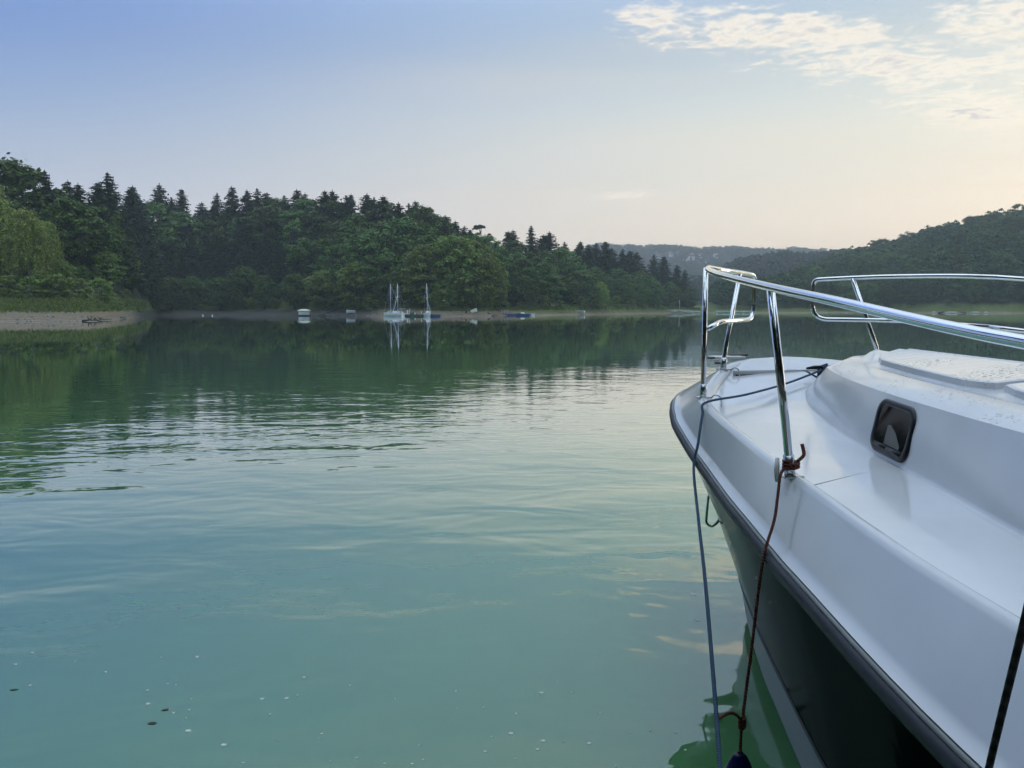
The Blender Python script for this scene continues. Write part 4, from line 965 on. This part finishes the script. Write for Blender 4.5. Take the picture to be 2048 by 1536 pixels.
# deck seams and cleats
def deck_z(F, B):
    hb = float(np.interp(-F, [-p[0] for p in CO_], [p[1] for p in CO_])) - .05
    return pz(F) - .033 + .020 * (1 - min(1, abs(B) / hb))
for pts in ([(-.50, .60), (-.43, .45), (-.37, .26)], [(-1.62, .93), (-1.55, .75), (-1.50, .60)]):
    for sd in (-1, 1):
        P = [Vector((sd * b, f, deck_z(f, b) + .0005)) for f, b in catmull([(f, b) for f, b in pts], 5)]
        tube('deck_seam', P, .0020, M['seam'], boat, 6)
def cleat(x, y, z, rz=0.0):
    c = MB(); ca, sa = math.cos(rz), math.sin(rz); w = lambda a, b, h: (x + a * ca - b * sa, y + a * sa + b * ca, z + h)
    c.tube([w(-.10, 0, .052), w(-.06, 0, .056), w(.06, 0, .056), w(.10, 0, .052)], [.005, .010, .010, .005], 8)
    for a in (-.03, .03): c.tube([w(a, 0, 0), w(a, 0, .052)], .010, 8)
    return c.build('cleat', M['black'], boat, True)
cleat(.05, -.12, deck_z(-.12, 0) - .004)
for sd in (-1, 1): cleat(sd * 1.08, -3.2, pz(-3.2) - .01, R(90))
# ---- chrome pulpit, port and starboard halves with a gap on the nose
def W(u, v, y): # photo pixel and depth -> boat space
    p = at(u, v, y); d = p - BO; return Vector((d.x * SV.x + d.y * SV.y, d.x * FV.x + d.y * FV.y, p.z))
def pulpit(sd):
    m_ = lambda p: Vector((abs(p[0]) * sd, p[1], p[2] - (.022 + .02 * min(1, max(0, -p[1])) if sd > 0 and p[2] > HC + .1 else 0)))
    ps = [(-1.10, -2.95, HC - .085), (-1.15, -2.52, HC - .052), (-1.145, -2.0, HC + .018), (-1.085, -1.61, HC + .060), (-.96, -1.05, HC + .118), (-.80, -.60, HC + .160), (-.715, -.42, HC + .178)]
    main = [Vector(p) for p in catmull(ps, 6)]
    bowp = [Vector(p) for p in catmull([(-.715, -.42, HC + .178), (-.64, -.27, HC + .186), (-.50, -.09, HC + .188), (-.316, .081, HC + .184), (-.22, .165, HC + .180)], 5)]
    loop_ = [(-.22, .165, HC + .180), (-.172, .208, HC + .178), (-.168, .205, HC - .055), (-.30, .095, HC - .056), (-.50, -.10, HC - .060), (-.705, -.41, HC - .085)]
    fl = fillet(loop_, [0, .075, .085, .05, .1, 0], 8)
    path = main + bowp[1:] + [Vector(p) for p in fl[1:]]
    if sd > 0: path = main[:] + bowp[1:] + [Vector(p) for p in fl[1:]]
    tube('rail', [m_(p) for p in path], .0112, M['chrome'], boat, 14)
    if sd > 0:
        low = catmull([(-.705, -.41, HC - .085), (-.80, -.62, HC - .11)], 3); tube('rail', [m_(p) for p in low], .0112, M['chrome'], boat, 14)
    def post(top, bend, base, f0):
        P = fillet([m_(top), m_(bend), m_(base)], .06, 5); tube('post', P, .0112, M['chrome'], boat, 14)
        d = (P[-2] - P[-1]).normalized(); b0 = P[-1] - d * .004
        s_ = tube('socket', [b0, b0 + d * .060], .0148, M['steel'], boat, 14)
        q = MB(); q.box((b0.x, b0.y, b0.z + .001), (.06, .05, .006)); q.build('base_plate', M['steel'], s_, bevel=.002)
    F1 = -.405 if sd < 0 else -.60
    b1 = .722 if sd < 0 else .785
    z1 = HC + (.179 if sd < 0 else .160)
    post((-b1 + .0, F1, z1), (-b1 + .002, F1, pz(F1) + .10), (-b1 + .002, F1 + .0, pz(F1) + .002), F1)
    post((-.316, .081, HC + .182), (-.425, .004, pz(0) + .085), (-.432, .0, pz(0) + .002), 0)
    post((-1.085, -1.62, HC + .058), (-1.025, -1.625, pz(-1.62) + .12), (-1.010, -1.625, pz(-1.62) + .002), -1.62)
    post((-1.145, -2.75, HC - .07), (-1.15, -2.75, pz(-2.75) + .1), (-1.15, -2.75, pz(-2.75) + .002), -2.75)
    # wire eyes beside the feet
    for F, b in ((F1 - .05, b1 - .035), (-.04, .395)):
        z = pz(F) - .03; P = fillet([m_((-b - .02, F, z + .03)), m_((-b - .005, F, z + .050)), m_((-b + .022, F - .01, z + .042)), m_((-b + .026, F - .012, z))], .018, 5)
        tube('eye', P, .0034, M['steel'], boat, 8)
pulpit(-1); pulpit(1)
# towing eye on the port shoulder of the hull
e = fillet([(-.56, -.345, .60), (-.650, -.335, .60), (-.656, -.33, .465), (-.636, -.345, .450), (-.616, -.36, .47), (-.56, -.37, .59)], .018, 6)
tube('towing_eye', e, .0062, M['chrome'], boat, 10)

# ------------------------------------------------------------------ ropes and fender
def rope_mat(name, c1, c2, scale=160):
    mt = bpy.data.materials.new(name); mt.use_nodes = True; nt = mt.node_tree; N = nt.nodes; L = nt.links; b = N['Principled BSDF']; b.inputs['Roughness'].default_value = .85
    tc = N.new('ShaderNodeTexCoord'); wv = N.new('ShaderNodeTexWave'); wv.bands_direction = 'DIAGONAL'; wv.inputs['Scale'].default_value = scale * .35; wv.inputs['Distortion'].default_value = 1.2; L.new(tc.outputs['Object'], wv.inputs[0])
    mx = N.new('ShaderNodeMix'); mx.data_type = 'RGBA'; L.new(wv.outputs['Fac'], mx.inputs[0]); mx.inputs[6].default_value = (*c1, 1); mx.inputs[7].default_value = (*c2, 1); L.new(mx.outputs[2], b.inputs['Base Color'])
    bp = N.new('ShaderNodeBump'); bp.inputs['Distance'].default_value = .0015; L.new(wv.outputs['Fac'], bp.inputs['Height']); L.new(bp.outputs[0], b.inputs['Normal']); return mt
M['rope_blue'] = rope_mat('blue_rope', (.030, .062, .125), (.06, .12, .20)); M['rope_red'] = rope_mat('russet_rope', (.11, .032, .022), (.20, .07, .05)); M['rope_black'] = rope_mat('black_rope', (.008, .008, .009), (.03, .03, .032))
def B2W(x, f, z): return BO + SV * x + FV * f + Vector((0, 0, z))
def coil(center, axis, rad, r, turns, mat, parent, name):
    a = Vector(axis).normalized(); u_ = a.orthogonal().normalized(); w_ = a.cross(u_); P = []
    for k in range(int(turns * 14) + 1):
        q = 2 * math.pi * k / 14; P.append(Vector(center) + (u_ * math.cos(q) + w_ * math.sin(q)) * rad + a * (k / 14 - turns / 2) * r * 1.9)
    return tube(name, P, r, mat, parent, 8)
c0 = B2W(.05, -.12, deck_z(-.12, 0) + .045); r1 = B2W(-.775, -.56, pz(-.56) + .010); r2 = B2W(-.818, -.62, pz(-.62) - .03)
r3 = B2W(-.888, -.74, pz(-.74) - .12); r4 = B2W(-.930, -.80, pz(-.80) - .200)
down = at(1412, 1180, 2.05); d2 = at(1440, 1536, 1.55); d3 = d2 + (d2 - down) * .6 + Vector((-.02, 0, .06))
mo = empty('mooring_rope', c0); tag(mo, 'blue mooring rope crossing the foredeck and hanging down past the rub rail', 'rope')
pts = catmull([c0, c0.lerp(r1, .35) - Vector((0, 0, .018)), c0.lerp(r1, .7) - Vector((0, 0, .016)), r1, r2, r3, r4, r4.lerp(down, .5) - Vector((0, 0, .01)), down, d2, d3], 8)
rp = tube('line', [Vector(p) - c0 for p in pts], .0052, M['rope_blue'], mo, 10)
coil((0, 0, -.004), (SV.x, SV.y, .3), .022, .0055, 3.2, M['rope_blue'], mo, 'knot')
# russet fender line
q0 = B2W(-1.008, -1.625, pz(-1.62) + .028); q1 = B2W(-1.045, -1.64, pz(-1.62) + .012); q2 = B2W(-1.090, -1.69, pz(-1.69) - .105); q3 = B2W(-1.136, -1.72, pz(-1.72) - .205)
kn = at(1484, 1447, 1.93); ft = at(1479, 1512, 1.92)
fl_ = empty('fender_line', q0); tag(fl_, 'thin russet rope tied round the middle rail foot, holding the blue fender', 'rope')
pts = catmull([q0, q1, q1.lerp(q2, .5), q2, q3, q3.lerp(kn, .5), kn, kn.lerp(ft, .6), ft - Vector((0, 0, .02))], 8)
tube('line', [Vector(p) - q0 for p in pts], .0042, M['rope_red'], fl_, 8)
coil((0, 0, .002), (0, 0, 1), .020, .0048, 2.6, M['rope_red'], fl_, 'hitch')
tube('tail', [Vector(p) for p in catmull([(.016, -.004, .012), (.034, .0, .028), (.036, .010, .045), (.033, .012, .058)], 5)], .0050, M['rope_red'], fl_, 8)
coil(kn - q0, (0, 0, 1), .0065, .0052, 3.0, M['rope_red'], fl_, 'knot')
bj = at(1436, 1438, 1.80)
tube('tail', [Vector(p) - q0 for p in catmull([kn + Vector((0, 0, .008)), at(1470, 1428, 1.90), at(1455, 1427, 1.87), bj], 5)], .0044, M['rope_red'], fl_, 8)
st_ = MB(); st_.tube([B2W(-1.035, -1.60, pz(-1.62) + .045) - q0, B2W(-1.042, -1.61, pz(-1.62) + .01) - q0, B2W(-1.044, -1.615, pz(-1.62) - .02) - q0], [.006, .008, .004], 10); st_.build('white_tape', M['white_paint'], fl_, True)
# fender
fe = empty('fender', (ft.x, ft.y, ft.z)); tag(fe, 'dark blue boat fender hanging at the waterline beside the hull', 'fender')
M['fender'] = material('navy_vinyl', (.008, .012, .07), .25, noise=(12, .2))
prof = [(.0, .008), (.010, .010), (.020, .0), (.030, -.018), (.040, -.045), (.052, -.075), (.075, -.105), (.090, -.14), (.092, -.30), (.092, -.50), (.075, -.56), (.03, -.60)]
V = []; F = []; n = 20
for r_, z in prof:
    for k in range(n): V.append((r_ * math.cos(6.2832 * k / n), r_ * math.sin(6.2832 * k / n) * (1.0 if z < -.09 else .55 + .45 * max(0, -z / .09)), z))
for i in range(len(prof) - 1):
    for k in range(n): F.append((i * n + k, i * n + (k + 1) % n, (i + 1) * n + (k + 1) % n, (i + 1) * n + k))
mesh_obj('body', V, F, M['fender'], fe, True)
V, F = tube_geo([(.011 * math.cos(a), -.024, -.035 + .011 * math.sin(a)) for a in np.linspace(0, 6.2832, 17)], .0035, 8, False); mesh_obj('eyelet', V, F, M['steel'], fe, True)
# black line at the right edge
b0 = at(2062, 1180, .86); b1 = at(2047, 1250, .90); b2 = at(1977, 1540, 1.0); b3 = at(1950, 1680, 1.04)
br = tube('mooring_line', [Vector(p) for p in catmull([b1 + (b1 - b2) * .9, b1, b2, b3], 10)], .0048, M['rope_black'])
tag(br, 'black rope slanting across the white bulwark in the bottom right corner', 'rope')
# dinghy-green scum and flotsam on the water nearby
M['foam'] = material('pale_foam', (.86, .88, .84), .8); M['leaf_dead'] = material('dead_leaf', (.05, .045, .03), .6, noise=(30, .4))
def fleck(u, v, w, asp, mat, name, label, cat, group, thick=.0003, seed=0):
    rs = random.Random(seed); p = at(u, v, 1.0); d = p - Vector((0, 0, HC)); t = -HC / d.z; c = Vector((0, 0, HC)) + d * t
    n = 10; top = []; ang = rs.uniform(-.4, .4); ca, sa = math.cos(ang), math.sin(ang)
    for k in range(n):
        a = 6.2832 * k / n; q = rs.uniform(.75, 1.1); x = w * q * math.cos(a); y = w * asp * q * math.sin(a); top.append((x * ca - y * sa, x * sa + y * ca))
    V = [(x * .97, y * .97, thick) for x, y in top] + [(x, y, -.001) for x, y in top] + [(0, 0, thick * 1.5)]
    F = [(k, (k + 1) % n, 2 * n) for k in range(n)] + [(n + k, n + (k + 1) % n, (k + 1) % n, k) for k in range(n)]
    o = mesh_obj(name, V, F, mat, None, False, (c.x, c.y, .0012)); return tag(o, label, cat, group)
FO = [(64, 1306, 8), (31, 1329, 10), (150, 1323, 5), (211, 1344, 9), (322, 1315, 6), (394, 1314, 10), (608, 1355, 9), (60, 1371, 10), (335, 1368, 8), (352, 1370, 5), (295, 1381, 9), (296, 1408, 13), (382, 1398, 7), (378, 1420, 8), (347, 1426, 8), (372, 1436, 5), (376, 1462, 18), (447, 1490, 16), (540, 1429, 8), (524, 1398, 13), (573, 1397, 12), (595, 1391, 7), (700, 1371, 8), (643, 1468, 9), (637, 1478, 5), (556, 1482, 6), (486, 1526, 9), (660, 1523, 6), (713, 1516, 8), (769, 1528, 8), (824, 1528, 9), (846, 1520, 8), (970, 1503, 10), (1022, 1467, 14), (1086, 1482, 14), (1075, 1499, 10), (1126, 1484, 6), (1178, 1487, 12), (1083, 1386, 14), (1115, 1363, 6), (1143, 1386, 7), (967, 1415, 7), (1032, 1428, 9), (1386, 1189, 18), (1394, 1241, 16), (984, 1474, 6), (838, 1490, 6), (790, 1398, 5), (912, 1382, 5), (1260, 1466, 5), (1300, 1461, 7), (1352, 1466, 7), (1200, 1426, 5), (1371, 1500, 8), (1030, 1518, 6), (470, 1337, 5), (915, 1416, 4), (1232, 1532, 7)]
for i, (u, v, w) in enumerate(FO):
    y = HC / math.tan(math.atan((v - 768) / FPX) + PITCH); half = w * .33 / FPX * math.hypot(y, HC)
    if w >= 12: lb = 'larger pale foam fleck on the near water, ' + ('beside the two dark leaves' if u < 420 else ('left of the centre' if u < 900 else ('close to the hanging ropes' if u > 1300 else 'right of the centre near the bottom edge')))
    else: lb = 'tiny pale foam speck floating on the green near water'
    fleck(u, v, half, .75, M['foam'], 'foam_fleck', lb, 'foam fleck', 'foam flecks on the near water', seed=i)
fleck(305, 1447, .016, .55, M['leaf_dead'], 'floating_leaf', 'whole dark leaf floating on the water near the bottom left', 'leaf', None, .0008, 901)
fleck(331, 1420, .014, .5, M['leaf_dead'], 'floating_leaf', 'dark leaf with a pale foam edge floating above the other leaf', 'leaf', None, .0008, 902)
fleck(337, 1419, .008, .5, M['foam'], 'foam_fleck', 'pale foam clinging to the upper dark floating leaf', 'foam fleck', None, .0006, 903)
fleck(28, 1380, .014, .4, M['leaf_dead'], 'floating_leaf', 'small curled dark leaf floating by the left edge', 'leaf', None, .001, 904)
